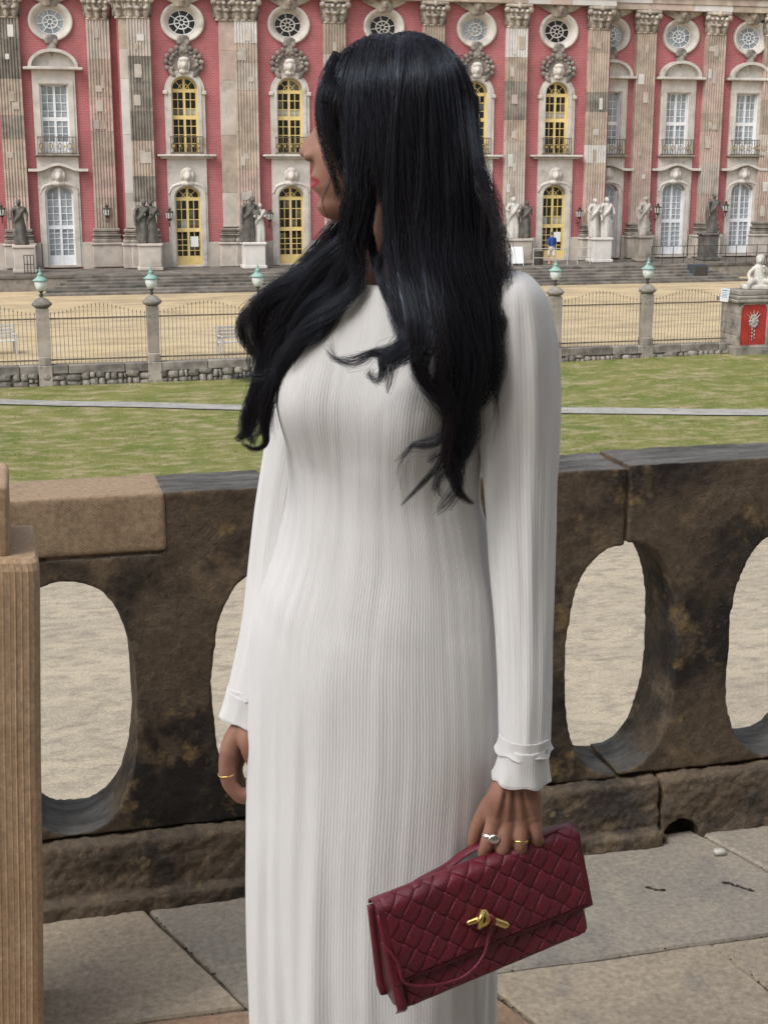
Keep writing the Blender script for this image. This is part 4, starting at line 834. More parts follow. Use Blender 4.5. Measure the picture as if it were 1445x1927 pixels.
o = obj('repair_block', nb, M['newblock'], bal, label='paler new sandstone rail block with diagonal tool marks'); o.location = -bal.location
o = obj('mortar_joint', MB().extr([(-.78, .768), (.283, .768), (.283, ZR-.006), (.268, ZR-.006), (.268, .782), (-.78, .782)], YB0+.004, YB1-.012), M['plinth'], bal); o.location = -bal.location
def plinth_stone(xa, xb, seed, notch=None):
    pts = [(xa, -.02)]
    if notch: pts += [(notch[0], -.02)]+[(notch[0]+(notch[1]-notch[0])*t, .006+notch[2]*math.sin(math.pi*(.08+.84*t))) for t in (0, .15, .3, .5, .7, .85, 1)]+[(notch[1], -.02)]
    pts += [(xb, -.02), (xb, ZP), (xa, ZP)]
    mb = MB().plate(pts, [], YB0-.035, YB1+.03)
    if not notch: mb.box(xa, xb, YB0-.062, YB0+.05, -.02, .034)
    else: mb.box(xa, notch[0], YB0-.055, YB0+.05, -.02, .022)
    me = rough_me(mb, .0065, .014, 11, 'plinth', 2, .35)
    o = obj('plinth_stone', me, M['plinth'], bal); o.location = -bal.location
plinth_stone(-1.2, -.26, 1); plinth_stone(-.255, .64, 2); plinth_stone(.645, 1.395, 3); plinth_stone(1.40, 2.2, 4, (1.405, 1.50, .04)); plinth_stone(2.205, 3.0, 5)
# ribbed sandstone post at the left edge ------------------------------
post = empty('stone_post', (-.274, 2.45, 0), 0, 'tan ribbed sandstone post with a stepped top at the left edge', 'post')
prof = []
x0, x1, y0, y1 = -.06, .244, -.18, .08; g = random.Random(15)
xx = x0
while xx < x1-.02:
    pw = g.uniform(.007, .0135); rh = g.uniform(.0004, .0011)
    for t, d in ((0, .0), (.3, .0), (.38, -rh), (.52, -rh), (.62, 0)): prof.append((xx+pw*t, y0+d))
    xx += pw
prof += [(x1-.018, y0), (x1-.010, y0+.002), (x1-.003, y0+.008), (x1, y0+.017), (x1, y1), (x0, y1)]
post.rotation_euler = (0, R(2.8), 0)
rings = []
for z, e in ((0, 0), (.3, .0), (.6, .0), (.9, 0), (.925, .002), (.937, .007), (.943, .016)):
    rings.append([(x*(1-e*2)+.002*mnoise.noise(Vector((x*9, y*9, z*5))), y+(e if y < 0 else -e)+.0015*mnoise.noise(Vector((x*14, z*9, 3))), z+.0012*mnoise.noise(Vector((x*30, y*30, z)))) for x, y in prof])
obj('lower_block', MB().loft(rings), M['post'], post)
mb = MB().box(-.06, .197, -.145, .06, .94, 1.06); mb.ell((.08, -.04, 1.05), (.10, .09, .05), 20, 8)
obj('upper_block', rough_me(mb, .006, .004, 12, 'upper', 3), M['post'], post)

# unseen wall added behind the viewer to block skylight from the dress
M['blocking_wall'] = stone_nodes('blocking_wall_stone', [(.30, .25, .19), (.24, .2, .15), (.34, .29, .22)], scales=(1.2, 4, 9, 40), lo=(.45, .55, .6), hi=(.6, .7, .7))
tag(obj('light_blocking_wall', MB().box(-6, 8, -1.6, -1.3, -.012, 6.2), M['blocking_wall']), kind='structure')
# ---------------------------------------------------------------- the woman in the white dress
WD = 1.75
def wp(px, py, dy=0.):                      # photo pixel -> her own frame (x right, y away from the viewer, z up from her feet)
    d = ray(px, py); p = CAM+d*((WD+dy)/d.dot(FH)); return Vector(((p-CAM).dot(RV), dy, p.z))
def lerp_tab(tab, v):                       # smooth table lookup
    n = len(tab)
    if v <= tab[0][0]: return tab[0][1]
    for i in range(n-1):
        if v <= tab[i+1][0]:
            x0, y0 = tab[i]; x1, y1 = tab[i+1]; h = x1-x0; t = (v-x0)/h
            m0 = (y1-tab[i-1][1])/(x1-tab[i-1][0]) if i > 0 else (y1-y0)/h; m1 = (tab[i+2][1]-y0)/(tab[i+2][0]-x0) if i+2 < n else (y1-y0)/h
            return (2*t**3-3*t*t+1)*y0+(t**3-2*t*t+t)*h*m0+(-2*t**3+3*t*t)*y1+(t**3-t*t)*h*m1
    return tab[-1][1]
woman = empty('person', (FH*WD)[:], -YAW, 'person with long black wavy hair in a ribbed white long-sleeved dress, face turned aside', 'person')
PHI = R(24)
ROWS = [(600, 548, 962), (650, 543, 952), (700, 540, 940), (740, 541, 928), (800, 543, 915), (860, 543, 903), (930, 541, 898), (970, 536, 906), (1040, 521, 919), (1090, 502, 926), (1130, 487, 930), (1200, 471, 936), (1300, 464, 941), (1400, 462, 940), (1500, 461, 934), (1600, 460, 928), (1700, 460, 926), (1800, 462, 925), (1927, 467, 926), (2100, 468, 932), (2350, 462, 945)]
BT = [(600, .100), (740, .104), (860, .09), (930, .086), (1000, .09), (1130, .099), (1250, .106), (1400, .108), (1700, .114), (2350, .125)]
XLT = [(a, b) for a, b, c in ROWS]; XRT = [(a, c) for a, b, c in ROWS]
def torso_ring(py, n, infl=0., scale=1.):
    a, b = wp(lerp_tab(XLT, py), py), wp(lerp_tab(XRT, py), py); B = lerp_tab(BT, py)
    return dict(cx=(a.x+b.x)/2, cz=a.z, A=math.sqrt(max(1e-4, ((b.x-a.x)/2)**2-(B*math.sin(PHI))**2))/math.cos(PHI), B=B, dip=0.)
TOP = [dict(cx=-.006, cz=1.437, A=.058, B=.054, dip=.040), dict(cx=-.005, cz=1.4395, A=.064, B=.059, dip=.041), dict(cx=-.003, cz=1.439, A=.082, B=.066, dip=.033), dict(cx=.0, cz=1.433, A=.115, B=.074, dip=.021), dict(cx=.004, cz=1.423, A=.143, B=.081, dip=.012), dict(cx=.010, cz=1.405, A=.155, B=.088, dip=.006), dict(cx=.016, cz=1.38, A=.156, B=.095, dip=.002)]
rings_d = TOP+[torso_ring(600+i*14.6, 0) for i in range(121)]
ZBUST = wp(514, 748).z
def ring_pts(r_, n, scale=1., folds=True):
    out = []
    for j in range(n):
        t = 2*math.pi*j/n; x, y = r_['A']*scale*math.cos(t), r_['B']*scale*math.sin(t); z = r_['cz']+r_['dip']*math.sin(t)-.034*max(0, -math.cos(t))**1.5*max(0, min(1, (r_['cz']-1.33)/.06))*min(1, max(0, (r_['A']-.06)/.06))
        ad = 0.
        dz = z-ZBUST; sz = .085 if dz > 0 else .066
        for t0 in (-math.pi/2-.62, -math.pi/2+.62):
            d = (t-t0+math.pi) % (2*math.pi)-math.pi; ad += .030*math.exp(-(d/.40)**2-(dz/sz)**2)
        pass
        if folds and z < .95:
            k = min(1, (.95-z)/.6); ad += k*(.0035*math.sin(t*11+z*2+1.5)+.003*math.sin(t*17-z*3+.6)+.0028*math.sin(t*29+z*1.5))*(.5+.5*math.sin(t*3+1))+k*k*.004*math.sin(t*7+.5)
        elif folds and .98 < z < 1.2: ad += .0012*math.sin(t*6+z*40)
        ad += .0016*mnoise.noise(Vector((math.cos(t)*3, math.sin(t)*3, z*9)))+.0012*mnoise.noise(Vector((math.cos(t)*14, math.sin(t)*14, z*5)))
        nx, ny = math.cos(t)/r_['A'], math.sin(t)/r_['B']; l = math.hypot(nx, ny); x += ad*nx/l*(1 if scale == 1 else .8); y += ad*ny/l
        out.append(Vector((r_['cx']+x*math.cos(PHI)+y*math.sin(PHI), -x*math.sin(PHI)+y*math.cos(PHI), z)))
    return out
def rib_mat():
    m = bpy.data.materials.new('ribbed_white_knit'); m.use_nodes = True; t = m.node_tree; N = t.nodes; L = t.links; b = N['Principled BSDF']
    b.inputs['Base Color'].default_value = (.71, .71, .712, 1); b.inputs['Roughness'].default_value = .85; b.inputs['Specular IOR Level'].default_value = .2; b.inputs['Sheen Weight'].default_value = .15; b.inputs['Sheen Roughness'].default_value = .5
    uv = N.new('ShaderNodeUVMap'); sp = N.new('ShaderNodeSeparateXYZ'); L.new(uv.outputs[0], sp.inputs[0])
    nz = N.new('ShaderNodeTexNoise'); nz.inputs['Scale'].default_value = 1.0; nz.inputs['Detail'].default_value = 2; mp = N.new('ShaderNodeMapping'); mp.inputs['Scale'].default_value = (.35, 1.4, 1); L.new(uv.outputs[0], mp.inputs[0]); L.new(mp.outputs[0], nz.inputs['Vector'])
    def mth(op, a, c):
        q = N.new('ShaderNodeMath'); q.operation = op
        for i, k in enumerate((a, c)):
            if hasattr(k, 'links'): L.new(k, q.inputs[i])
            elif k is not None: q.inputs[i].default_value = k
        return q.outputs[0]
    u = mth('ADD', sp.outputs[0], mth('MULTIPLY', nz.outputs[0], .5)); s1 = mth('SINE', mth('MULTIPLY', u, 2*math.pi), None)
    n2 = N.new('ShaderNodeTexNoise'); n2.noise_dimensions = '2D'; n2.inputs['Scale'].default_value = 1.0; n2.inputs['Detail'].default_value = 3; n2.inputs['Roughness'].default_value = .7; m2 = N.new('ShaderNodeMapping'); m2.inputs['Scale'].default_value = (.28, .3, 1); L.new(uv.outputs[0], m2.inputs[0]); L.new(m2.outputs[0], n2.inputs['Vector'])
    h = mth('ADD', mth('MULTIPLY', s1, .5), mth('MULTIPLY', n2.outputs[0], .8))
    bp = N.new('ShaderNodeBump'); bp.inputs['Strength'].default_value = .42; bp.inputs['Distance'].default_value = .0005; L.new(h, bp.inputs['Height']); L.new(bp.outputs[0], b.inputs['Normal'])
    return m
M['knit'] = rib_mat()
def uv_loft(name, rings, ribs, parent, m, vscale=12., thick=0.):
    n = len(rings[0]); mb = MB().loft(rings, False); me = mb.mesh(name, True); uv = me.uv_layers.new(name='UVMap'); k = 0
    ln = [0.]
    for i in range(1, len(rings)): ln.append(ln[-1]+(Vector(rings[i][n//3])-Vector(rings[i-1][n//3])).length)
    for p in me.polygons:
        vs = list(p.vertices); js = [v % n for v in vs]; wrap = max(js)-min(js) > n/2
        for li, v in zip(p.loop_indices, vs):
            j = v % n; j = j+n if wrap and j < n/2 else j
            uv.data[li].uv = (j/n*ribs, ln[v//n]*vscale)
    o = obj(name, me, m, parent)
    if thick: s_ = o.modifiers.new('t', 'SOLIDIFY'); s_.thickness = thick; s_.offset = -1
    return o
dress = uv_loft('dress', [ring_pts(r_, 220) for r_ in rings_d], 250, woman, M['knit'], thick=.0015)
# rolled neckline
nk = ring_pts(TOP[0], 72); obj('neckline', MB().tube(nk+[nk[0]], .0022, 6, False), M['knit'], dress, True)
def sleeve(tab, name, seed):
    """tab rows: py, xl, xr, dy, depth"""
    T = [[(r_[0], r_[k]) for r_ in tab] for k in (1, 2, 3, 4)]; rings = []; n = 96; y0, y1 = tab[0][0], tab[-1][0]; m = 90
    for i in range(m+1):
        py = y0+(y1-y0)*(i/m)**1.15; dy = lerp_tab(T[2], py); a, b = wp(lerp_tab(T[0], py), py, dy), wp(lerp_tab(T[1], py), py, dy); cx = (a.x+b.x)/2; hw = (b.x-a.x)/2; dp = lerp_tab(T[3], py); ring = []
        for j in range(n):
            t = 2*math.pi*j/n; k = min(1, i/20); q = 1+k*(.02*math.sin(t*7+seed+py*.004)+.014*math.sin(t*13+py*.006+seed)+.012*math.sin(t*4+py*.02))
            q += k*(.035*mnoise.noise(Vector((math.cos(t)*1.6+seed, math.sin(t)*1.6, a.z*13+math.cos(t)*1.5)))+.03*mnoise.noise(Vector((math.cos(t)*7, math.sin(t)*7, a.z*4+seed))))
            ring.append(Vector((cx+hw*math.cos(t)*q, dy+dp*math.sin(t)*q, a.z)))
        rings.append(ring)
    return uv_loft(name, rings, 62, dress, M['knit'], thick=.0012)
SL = [(511, 955, 972, -.062, .012), (515, 940, 988, -.062, .03), (526, 926, 1003, -.062, .046), (552, 913, 1023, -.062, .056), (600, 902, 1038, -.062, .06), (650, 898, 1047, -.062, .06), (750, 899, 1052, -.063, .056), (850, 906, 1050, -.066, .051), (950, 915, 1045, -.074, .047), (1060, 925, 1042, -.086, .044), (1200, 934, 1039, -.105, .040), (1300, 939, 1036, -.121, .037), (1380, 941, 1033, -.133, .034), (1404, 941, 1033, -.137, .033)]
SR = [(576, 552, 580, .066, .014), (583, 538, 600, .066, .036), (606, 526, 614, .07, .048), (660, 514, 618, .076, .052), (760, 507, 622, .082, .05), (840, 498, 616, .086, .047), (920, 486, 602, .088, .045), (1000, 476, 588, .086, .043), (1100, 466, 575, .08, .041), (1180, 455, 562, .072, .039), (1250, 441, 548, .066, .037), (1306, 429, 533, .06, .035)]
sleeve(SL, 'sleeve', 1); sleeve(SR, 'sleeve', 4)
def cuff(py0, py1, xl0, xr0, xl1, xr1, dy, dep, seed, tilt=0.):
    rings = []; n = 160; m = 16
    for i in range(m+1):
        s_ = i/m; py = py0+(py1-py0)*s_; a, b = wp(xl0+(xl1-xl0)*s_, py, dy), wp(xr0+(xr1-xr0)*s_, py, dy); cx = (a.x+b.x)/2; hw = (b.x-a.x)/2; ring = []
        fl = max(0, (s_-.35)/.65)**2
        for j in range(n):
            t = 2*math.pi*j/n; wv = math.sin(t*6+seed)+.4*math.sin(t*10+seed*2); q = 1+.008*math.sin(t*11+seed)+fl*(.06+.038*wv)
            ring.append(Vector((cx+hw*math.cos(t)*q, dy+dep*math.sin(t)*q, a.z+fl*.0018*math.cos(t*6+seed)+tilt*math.cos(t)*hw)))
        rings.append(ring)
    o = uv_loft('cuff', rings, 62, dress, M['knit'], thick=.001)
    obj('ruffle_edge', MB().tube(rings[-1]+[rings[-1][0]], .0013, 6, False), M['knit'], o, True)
cuff(1380, 1409, 940, 1034, 936, 1034, -.135, .035, 1); cuff(1398, 1462, 944, 1030, 930, 1031, -.138, .034, 3, -.02)
cuff(1288, 1314, 432, 536, 430, 538, .061, .035, 2); cuff(1304, 1352, 430, 530, 418, 520, .058, .034, 5, -.25)
# body: one continuous surface ------------------------------------------------
bm_ = MB()
FB = [(88, 735), (92, 700), (99, 672), (114, 644), (140, 618), (170, 604), (200, 598), (222, 599), (245, 601), (270, 602), (290, 600), (303, 594), (320, 590), (335, 590), (350, 591), (362, 595), (372, 599), (388, 599), (400, 603), (408, 610), (416, 632)]
BB = [(88, 755), (92, 785), (99, 803), (114, 828), (140, 848), (180, 862), (235, 866), (290, 856), (320, 850), (350, 825), (380, 800), (416, 780)]
WB = [(88, .012), (92, .034), (104, .052), (124, .065), (160, .073), (200, .076), (250, .074), (290, .070), (320, .065), (350, .058), (380, .048), (400, .036), (416, .02)]
NO = [(222, 0), (236, 6), (250, 16), (261, 26), (275, 34), (285, 37), (292, 33), (299, 20), (305, 8), (311, 1), (316, 0)]
NS = [(222, .006), (250, .0085), (272, .0115), (287, .0155), (300, .015), (316, .012)]
LP = [(316, 0), (324, 1), (331, 6), (337, 6.5), (341.5, .5), (346, 6), (352, 7), (358, 3), (364, -1), (373, -3), (388, 3), (398, 1.5), (416, 0)]
PXM = .000655; XH = wp(745, 235).x; rings = []; HN = 120
for i in range(126):
    py = 88+(416-88)*i/125; z = wp(745, py).z; fx = XH-wp(lerp_tab(FB, py), py).x; bx = wp(lerp_tab(BB, py), py).x-XH; W_ = lerp_tab(WB, py); no = max(0, lerp_tab(NO, py))*PXM if 222 < py < 316 else 0; ns = lerp_tab(NS, py); lp = lerp_tab(LP, py)*PXM if py > 320 else 0; ring = []
    for j in range(HN):
        t = 2*math.pi*j/HN; c, s_ = math.cos(t), math.sin(t); y = math.copysign(abs(s_)**(.87), s_)*W_
        if c >= 0:
            x = XH-fx*c**(.92+.28*max(0, min(1, (py-250)/60)))-no*math.exp(-(y/ns)**2)-lp*math.exp(-(y/.019)**2)
            for ey in (-.031, .031): x += .010*math.exp(-((y-ey)/.013)**2-((py-232)/14)**2)*(c > .2); x -= .004*math.exp(-((y-ey)/.02)**2-((py-285)/22)**2)*(c > .2)
            if 286 < py < 303: x += .010*sum(math.exp(-((y-e)/.0035)**2) for e in (-.0075, .0075))*math.exp(-((py-299)/4.)**2)
        else: x = XH+bx*abs(c)**.9
        ring.append((x, y, z))
    rings.append(ring)
bm_.loft(rings)
bm_.limb([wp(770, 330, .0), wp(748, 430, -.005), wp(722, 520, -.0), wp(716, 575, .01)], [.055, .05, .052, .065], 24)
for a in (-1, 1): bm_.limb([wp(720, 560, .01)+Vector((a*.03, 0, 0)), (Vector((.135, -.055, 1.39)) if a > 0 else Vector((-.088, .045, 1.358)))], [.04, .034 if a > 0 else .022], 16)
bm_.loft([ring_pts(r_, 40, .9, False) for r_ in rings_d[5:60:3]])
bm_.limb([(.14, -.058, 1.385), wp(978, 850, -.066), wp(986, 1200, -.105), wp(984, 1452, -.14)], [.042, .038, .032, .026], 20)
bm_.limb([(-.098, .062, 1.345), wp(556, 880, .087), wp(505, 1180, .072), wp(468, 1350, .058)], [.032, .030, .027, .024], 20)
for a in (-1, 1):
    bm_.limb([(-.02+a*.075, -a*.03, .88), (-.02+a*.07, -a*.03-.01, .5), (-.02+a*.06, -a*.03, .09)], [.072, .05, .036], 20); bm_.limb([(-.02+a*.06, -a*.03+.03, .045), (-.02+a*.06-.05, -a*.03-.13, .028)], [.04, .03], 14)
# her left hand, closed round the bag strap
HD = -.142
def fing(pts, rad): bm_.limb([wp(*p) for p in pts], rad, 14, 5)
for px, py, rr in ((932, 1545, .0118), (954, 1551, .0118), (980, 1549, .0112), (1004, 1538, .0102)): bm_.limb([wp(974+(px-974)*.42, 1464, HD+.004), wp(966+(px-966)*.85, 1502, HD-.004), wp(px, py, HD-.002)], [.0145, .015, rr], 14)
fing([(931, 1540, HD-.004), (915, 1592, HD-.012), (911, 1610, HD+.004), (921, 1600, HD+.019), (930, 1584, HD+.017)], [.0104, .0088, .0084, .0078, .0068])
fing([(953, 1548, HD-.006), (946, 1598, HD-.015), (944, 1612, HD+.002), (951, 1601, HD+.020), (957, 1582, HD+.017)], [.0106, .0089, .0085, .0079, .0068])
fing([(980, 1546, HD-.006), (979, 1592, HD-.014), (978, 1605, HD+.002), (981, 1594, HD+.018), (983, 1577, HD+.015)], [.0100, .0085, .0080, .0074, .0065])
fing([(1004, 1535, HD-.004), (1010, 1572, HD-.009), (1010, 1588, HD+.004), (1006, 1578, HD+.017), (1004, 1564, HD+.014)], [.0088, .0074, .007, .0064, .0058])
fing([(950, 1482, HD+.006), (920, 1518, HD+.012), (899, 1556, HD+.016), (889, 1586, HD+.018)], [.0125, .0120, .0100, .0080])
for px, py, rr in ((932, 1543, .0118), (955, 1549, .0118), (981, 1547, .0112), (1004, 1536, .010)): bm_.ell(wp(px, py, HD-.009), (rr*.82, rr*.7, rr*.95), 14, 10); bm_.limb([wp(966+(px-966)*.45, 1462, HD-.014), wp(966+(px-966)*.75, 1506, HD-.0175), wp(px, py-6, HD-.0135)], [.0035, .0036, .0040], 8, 4)
for px, py, y_ in ((913, 1601, HD-.006), (945, 1606, HD-.008), (979, 1599, HD-.008), (1010, 1580, HD-.004)): bm_.ell(wp(px, py, y_), (.0094, .0085, .0090), 12, 9)
for sy in (-1, 1): bm_.ell(wp(583, 294)+Vector((.001, sy*.0115, 0)), (.0085, .0062, .0066), 14, 10)
# her right hand, loosely curled beside the thigh
H2 = .055
for k in range(4): fing([(470-4*k, 1352, H2+.006*k-.008), (440+5*k, 1392, H2-.016+.014*k), (431+4*k, 1416, H2-.022+.017*k)], [.0165, .0145, .0125])
for k, (dx, dyp) in enumerate(((0, 0), (10, 6), (18, 5), (26, -4))):
    o = H2-.022+.017*k
    fing([(429+dx, 1414+dyp*.3, o), (427+dx*.6, 1448+dyp, o-.002), (434+dx*.6, 1477+dyp, o), (453+dx*.4, 1494+dyp, o+.002), (472+dx*.3, 1492+dyp, o+.003)], [.0118, .0112, .0105, .0098, .008])
fing([(464, 1372, H2-.02), (466, 1400, H2-.03), (472, 1424, H2-.028), (480, 1440, H2-.02)], [.0135, .0118, .0100, .0085])
body_me = remesh(bm_, .0021, 3, 'body')
nv = len(body_me.vertices); co = [0.]*(nv*3); body_me.vertices.foreach_get('co', co)
zl0, zl1, zm = wp(590, 325).z, wp(590, 360).z, wp(590, 341.5).z; lipx = wp(622, 340).x
at = body_me.attributes.new('lip', 'FLOAT', 'POINT'); vals = [0.]*nv
for i in range(nv):
    x, y, z = co[3*i:3*i+3]
    if zl1 < z < zl0 and x < lipx and abs(y) < .03:
        w_ = 1-abs(y)/.027; top = zm+(zl0-zm)*max(0, w_)**.5; bot = zm-(zm-zl1)*max(0, w_)**.6
        d = min(top-z, z-bot); vals[i] = max(0, min(1, d/.0012+.5)) if w_ > 0 else 0
at.data.foreach_set('value', vals)
def skin_mat():
    m = mat('skin_brown', (.345, .185, .132), .48, .14, 14, col2=(.285, .14, .10), bump=.12, bscale=260, spec=.35); t = m.node_tree; N = t.nodes; L = t.links; b = N['Principled BSDF']; src = b.inputs['Base Color'].links[0].from_socket
    a = N.new('ShaderNodeAttribute'); a.attribute_name = 'lip'; x = N.new('ShaderNodeMix'); x.data_type = 'RGBA'; L.new(a.outputs['Fac'], x.inputs[0]); L.new(src, x.inputs[6]); x.inputs[7].default_value = (.34, .03, .05, 1); L.new(x.outputs[2], b.inputs['Base Color'])
    b.inputs['Subsurface Weight'].default_value = .12; b.inputs['Subsurface Radius'].default_value = (.012, .005, .003); b.inputs['Subsurface Scale'].default_value = .3
    r_ = N.new('ShaderNodeMapRange'); r_.inputs['To Min'].default_value = .5; r_.inputs['To Max'].default_value = .25; L.new(a.outputs['Fac'], r_.inputs['Value']); L.new(r_.outputs[0], b.inputs['Roughness'])
    return m
M['skin'] = skin_mat(); obj('body', body_me, M['skin'], woman)
for ey in (-.031, .031): e = obj('eye', MB().ell(wp(613, 233)+Vector((.0085, ey, 0)), (.011, .012, .009), 16, 12), mat('eye_white', (.4, .37, .35), .25, spec=.6), woman, True); obj('iris', MB().ell(wp(613, 233)+Vector((.0012, ey, 0)), (.0055, .006, .006), 12, 8), mat('iris_brown', (.03, .015, .008), .2, spec=.6), e, True)
# rings
M['gold'] = mat('gold', (.83, .6, .22), .25, .05, 20, metal=1.); M['silver'] = mat('silver', (.8, .78, .74), .25, .05, 20, metal=1.)
def band(c, axis, r_, th, m, wide=1.):
    c = Vector(c); axis = Vector(axis).normalized(); u = axis.orthogonal().normalized(); w_ = axis.cross(u); mb = MB(); n = 28; rings = []
    for i in range(n):
        a = 2*math.pi*i/n; d = u*math.cos(a)+w_*math.sin(a); rings.append([c+d*(r_+th*math.cos(b))+axis*th*wide*math.sin(b) for b in [2*math.pi*k/8 for k in range(8)]])
    return obj('ring', MB().loft(rings+[rings[0]], False), m, woman, True)
rg = band(wp(922, 1574, HD-.010), wp(915, 1592, HD-.012)-wp(931, 1540, HD-.004), .0096, .0014, M['silver'], 2.2)
obj('signet', MB().ell(wp(929, 1580, HD-.0205), (.0075, .0032, .0068), 16, 10, Matrix.Rotation(R(-25), 3, 'Y')), M['silver'], rg, True)
band(wp(979, 1582, HD-.012), wp(979, 1592, HD-.014)-wp(980, 1546, HD-.006), .0093, .0012, M['gold'], 1.4); band(wp(427, 1455, H2-.023), wp(434, 1477, H2-.022)-wp(427, 1440, H2-.024), .0116, .0009, M['gold'], 1.3)
# ---------------------------------------------------------------- hair
def hair_mat():
    m = bpy.data.materials.new('black_hair'); m.use_nodes = True; N = m.node_tree.nodes; L = m.node_tree.links; b = N['Principled BSDF']; b.inputs['Roughness'].default_value = .27; b.inputs['Specular IOR Level'].default_value = .65; b.inputs['Specular Tint'].default_value = (.66, .8, 1.0, 1)
    a = N.new('ShaderNodeAttribute'); a.attribute_name = 'tint'; x = N.new('ShaderNodeMix'); x.data_type = 'RGBA'; L.new(a.outputs['Fac'], x.inputs[0]); x.inputs[6].default_value = (.0048, .0062, .0115, 1); x.inputs[7].default_value = (.06, .032, .021, 1); L.new(x.outputs[2], b.inputs['Base Color'])
    return m
M['hair'] = hair_mat()
HV, HF, HT = [], [], []; hr_ = random.Random(99)
def crom(P, t):
    n = len(P)-1; f = min(max(t, 0), .99999)*n; i = int(f); t = f-i; a, b, c, d = P[max(i-1, 0)], P[i], P[i+1], P[min(i+2, n)]
    return .5*((2*b)+(c-a)*t+(2*a-5*b+4*c-d)*t*t+(3*b-a-3*c+d)*t**3)
def strand(pts, r0, r1, tint):
    m = len(pts); n0 = len(HV); u = Vector((.3, -1, .2))
    for i in range(m):
        t = pts[min(i+1, m-1)]-pts[max(i-1, 0)]; t = t.normalized() if t.length > 1e-9 else Vector((0, 0, -1)); u = u-t*u.dot(t); u = u.normalized() if u.length > 1e-6 else t.orthogonal().normalized(); w_ = t.cross(u); s_ = i/(m-1); rr = r0+(r1-r0)*max(0, (s_-.35)/.65)
        for k in range(3): HV.append((pts[i]+u*(math.cos(2.0944*k)*rr)+w_*(math.sin(2.0944*k)*rr))[:]); HT.append(tint)
    for i in range(m-1):
        for k in range(3): a = n0+i*3+k; b = n0+i*3+(k+1) % 3; HF.append((a, b, b+3, a+3))
def lock(P, rad, n, flat=.6, tint=.1, core=True, wav=.009, seg=22, tip=.74, frizz=.0022, rs=.00023):
    """P: (px, py, dy) guide points; rad: lock half-width in metres at the guide points"""
    G = [p if isinstance(p, Vector) else wp(*p) for p in P]; RT = [(i/(len(rad)-1), q) for i, q in enumerate(rad)]; ph = hr_.uniform(0, 6.28); wf = hr_.uniform(38, 54); LL = sum((G[i+1]-G[i]).length for i in range(len(G)-1)); wf *= LL; wav *= min(1, (LL/.45)**2)
    def fr(t):
        c = crom(G, t); d = crom(G, min(1, t+.02))-crom(G, max(0, t-.02)); l = Vector((-d.z, 0, d.x)); l = l.normalized() if l.length > 1e-6 else Vector((1, 0, 0)); return c, l
    frames = [fr(i/(seg-1)) for i in range(seg)]
    for s_ in range(int(n*2.7)):
        a, q = hr_.uniform(0, 6.28), math.sqrt(hr_.random()); ox, oy = q*math.cos(a), q*math.sin(a)*flat; te = hr_.uniform(tip, 1.0); ph1, ph2 = hr_.uniform(0, 6.28), hr_.uniform(0, 6.28); f1 = hr_.uniform(1.5, 3.2); am = hr_.uniform(.3, 1)*frizz; drift = hr_.gauss(0, .25); dph = hr_.gauss(0, .45); pts = []
        for i in range(seg):
            t = i/(seg-1)*te; f = t*(seg-1); k = int(min(f, seg-2)); fk = f-k; c = frames[k][0].lerp(frames[k+1][0], fk); l = frames[k][1].lerp(frames[k+1][1], fk); r_ = lerp_tab(RT, t)
            wv = wav*1.35*math.sin(t*wf+ph+dph)*min(1, max(0, (t-.32)/.4))
            sq = 1-.6*max(0, t-.55)/.45*(1 if LL > .35 else 0)
            pts.append(c+l*((ox+drift*t)*r_*sq+wv+am*math.sin(t*6.28*f1+ph1))+Vector((0, 1, 0))*(oy*r_+am*math.sin(t*6.28*f1*.8+ph2)))
        strand(pts, rs*hr_.uniform(.8, 1.25), rs*.35, tint+hr_.uniform(-.05, .12)+.12*(hr_.random() < .25))
    if core:
        rr = []; nn = 10
        for i in range(seg):
            t = i/(seg-1)*.93; c, l = frames[int(t*(seg-1))]; r_ = lerp_tab(RT, t)*.5*max(.02, 1-max(0, (t-.42)/.36)**1.5); rr.append([c+l*(math.cos(6.2832*k/nn)*r_)+Vector((0, math.sin(6.2832*k/nn)*r_*flat, 0)) for k in range(nn)])
        n0 = len(HV)
        for q in rr:
            for p in q: HV.append(p[:]); HT.append(.0)
        for i in range(seg-1):
            for k in range(nn): a = n0+i*nn+k; b = n0+i*nn+(k+1) % nn; HF.append((a, b, b+nn, a+nn))
# G1: front curtain, falls beside the face and over her right shoulder (image left)
HC = wp(750, 221, 0.)
def scalp(sx, x1, d=0., lift=.0):            # from the far side of the parting over the skull to the near side of the head
    xs, xe = wp(sx, 80).x-HC.x, wp(x1, 215).x-HC.x; out = []; RX_, RY_, RZ_ = (.089 if sx < 715 else .083)+lift, .091+lift-d, .093+lift
    for th in (-14, 8, 30, 54, 80):
        f = math.sin(R(max(0, th))); x = xs+(xe-xs)*f; x = max(-RX_*.985, min(RX_*.985, x)); k = math.sqrt(max(.03, 1-(x/RX_)**2)); out.append(HC+Vector((x, -RY_*k*math.sin(R(th)), RZ_*k*math.cos(R(th)))))
    return out
def L1(sx, mx1, mx2, mx3, pts, rad_end, n=150, d=0., tint=.1):
    P = scalp(sx, mx1, d)+[(mx2, 320, -.088+d), (mx3, 425, -.078+d)]+pts
    rad = [.007, .009, .011, .013, .014, .014, .014]+[.0145+(rad_end-.0145)*(i+1)/len(pts) for i in range(len(pts))]
    lock(P, rad, n, .5, tint)
L1(660, 612, 674, 666, [(640, 480, -.075), (580, 545, -.066), (512, 600, -.05), (497, 680, -.045), (520, 760, -.05), (500, 820, -.05)], .012, 120, .002)
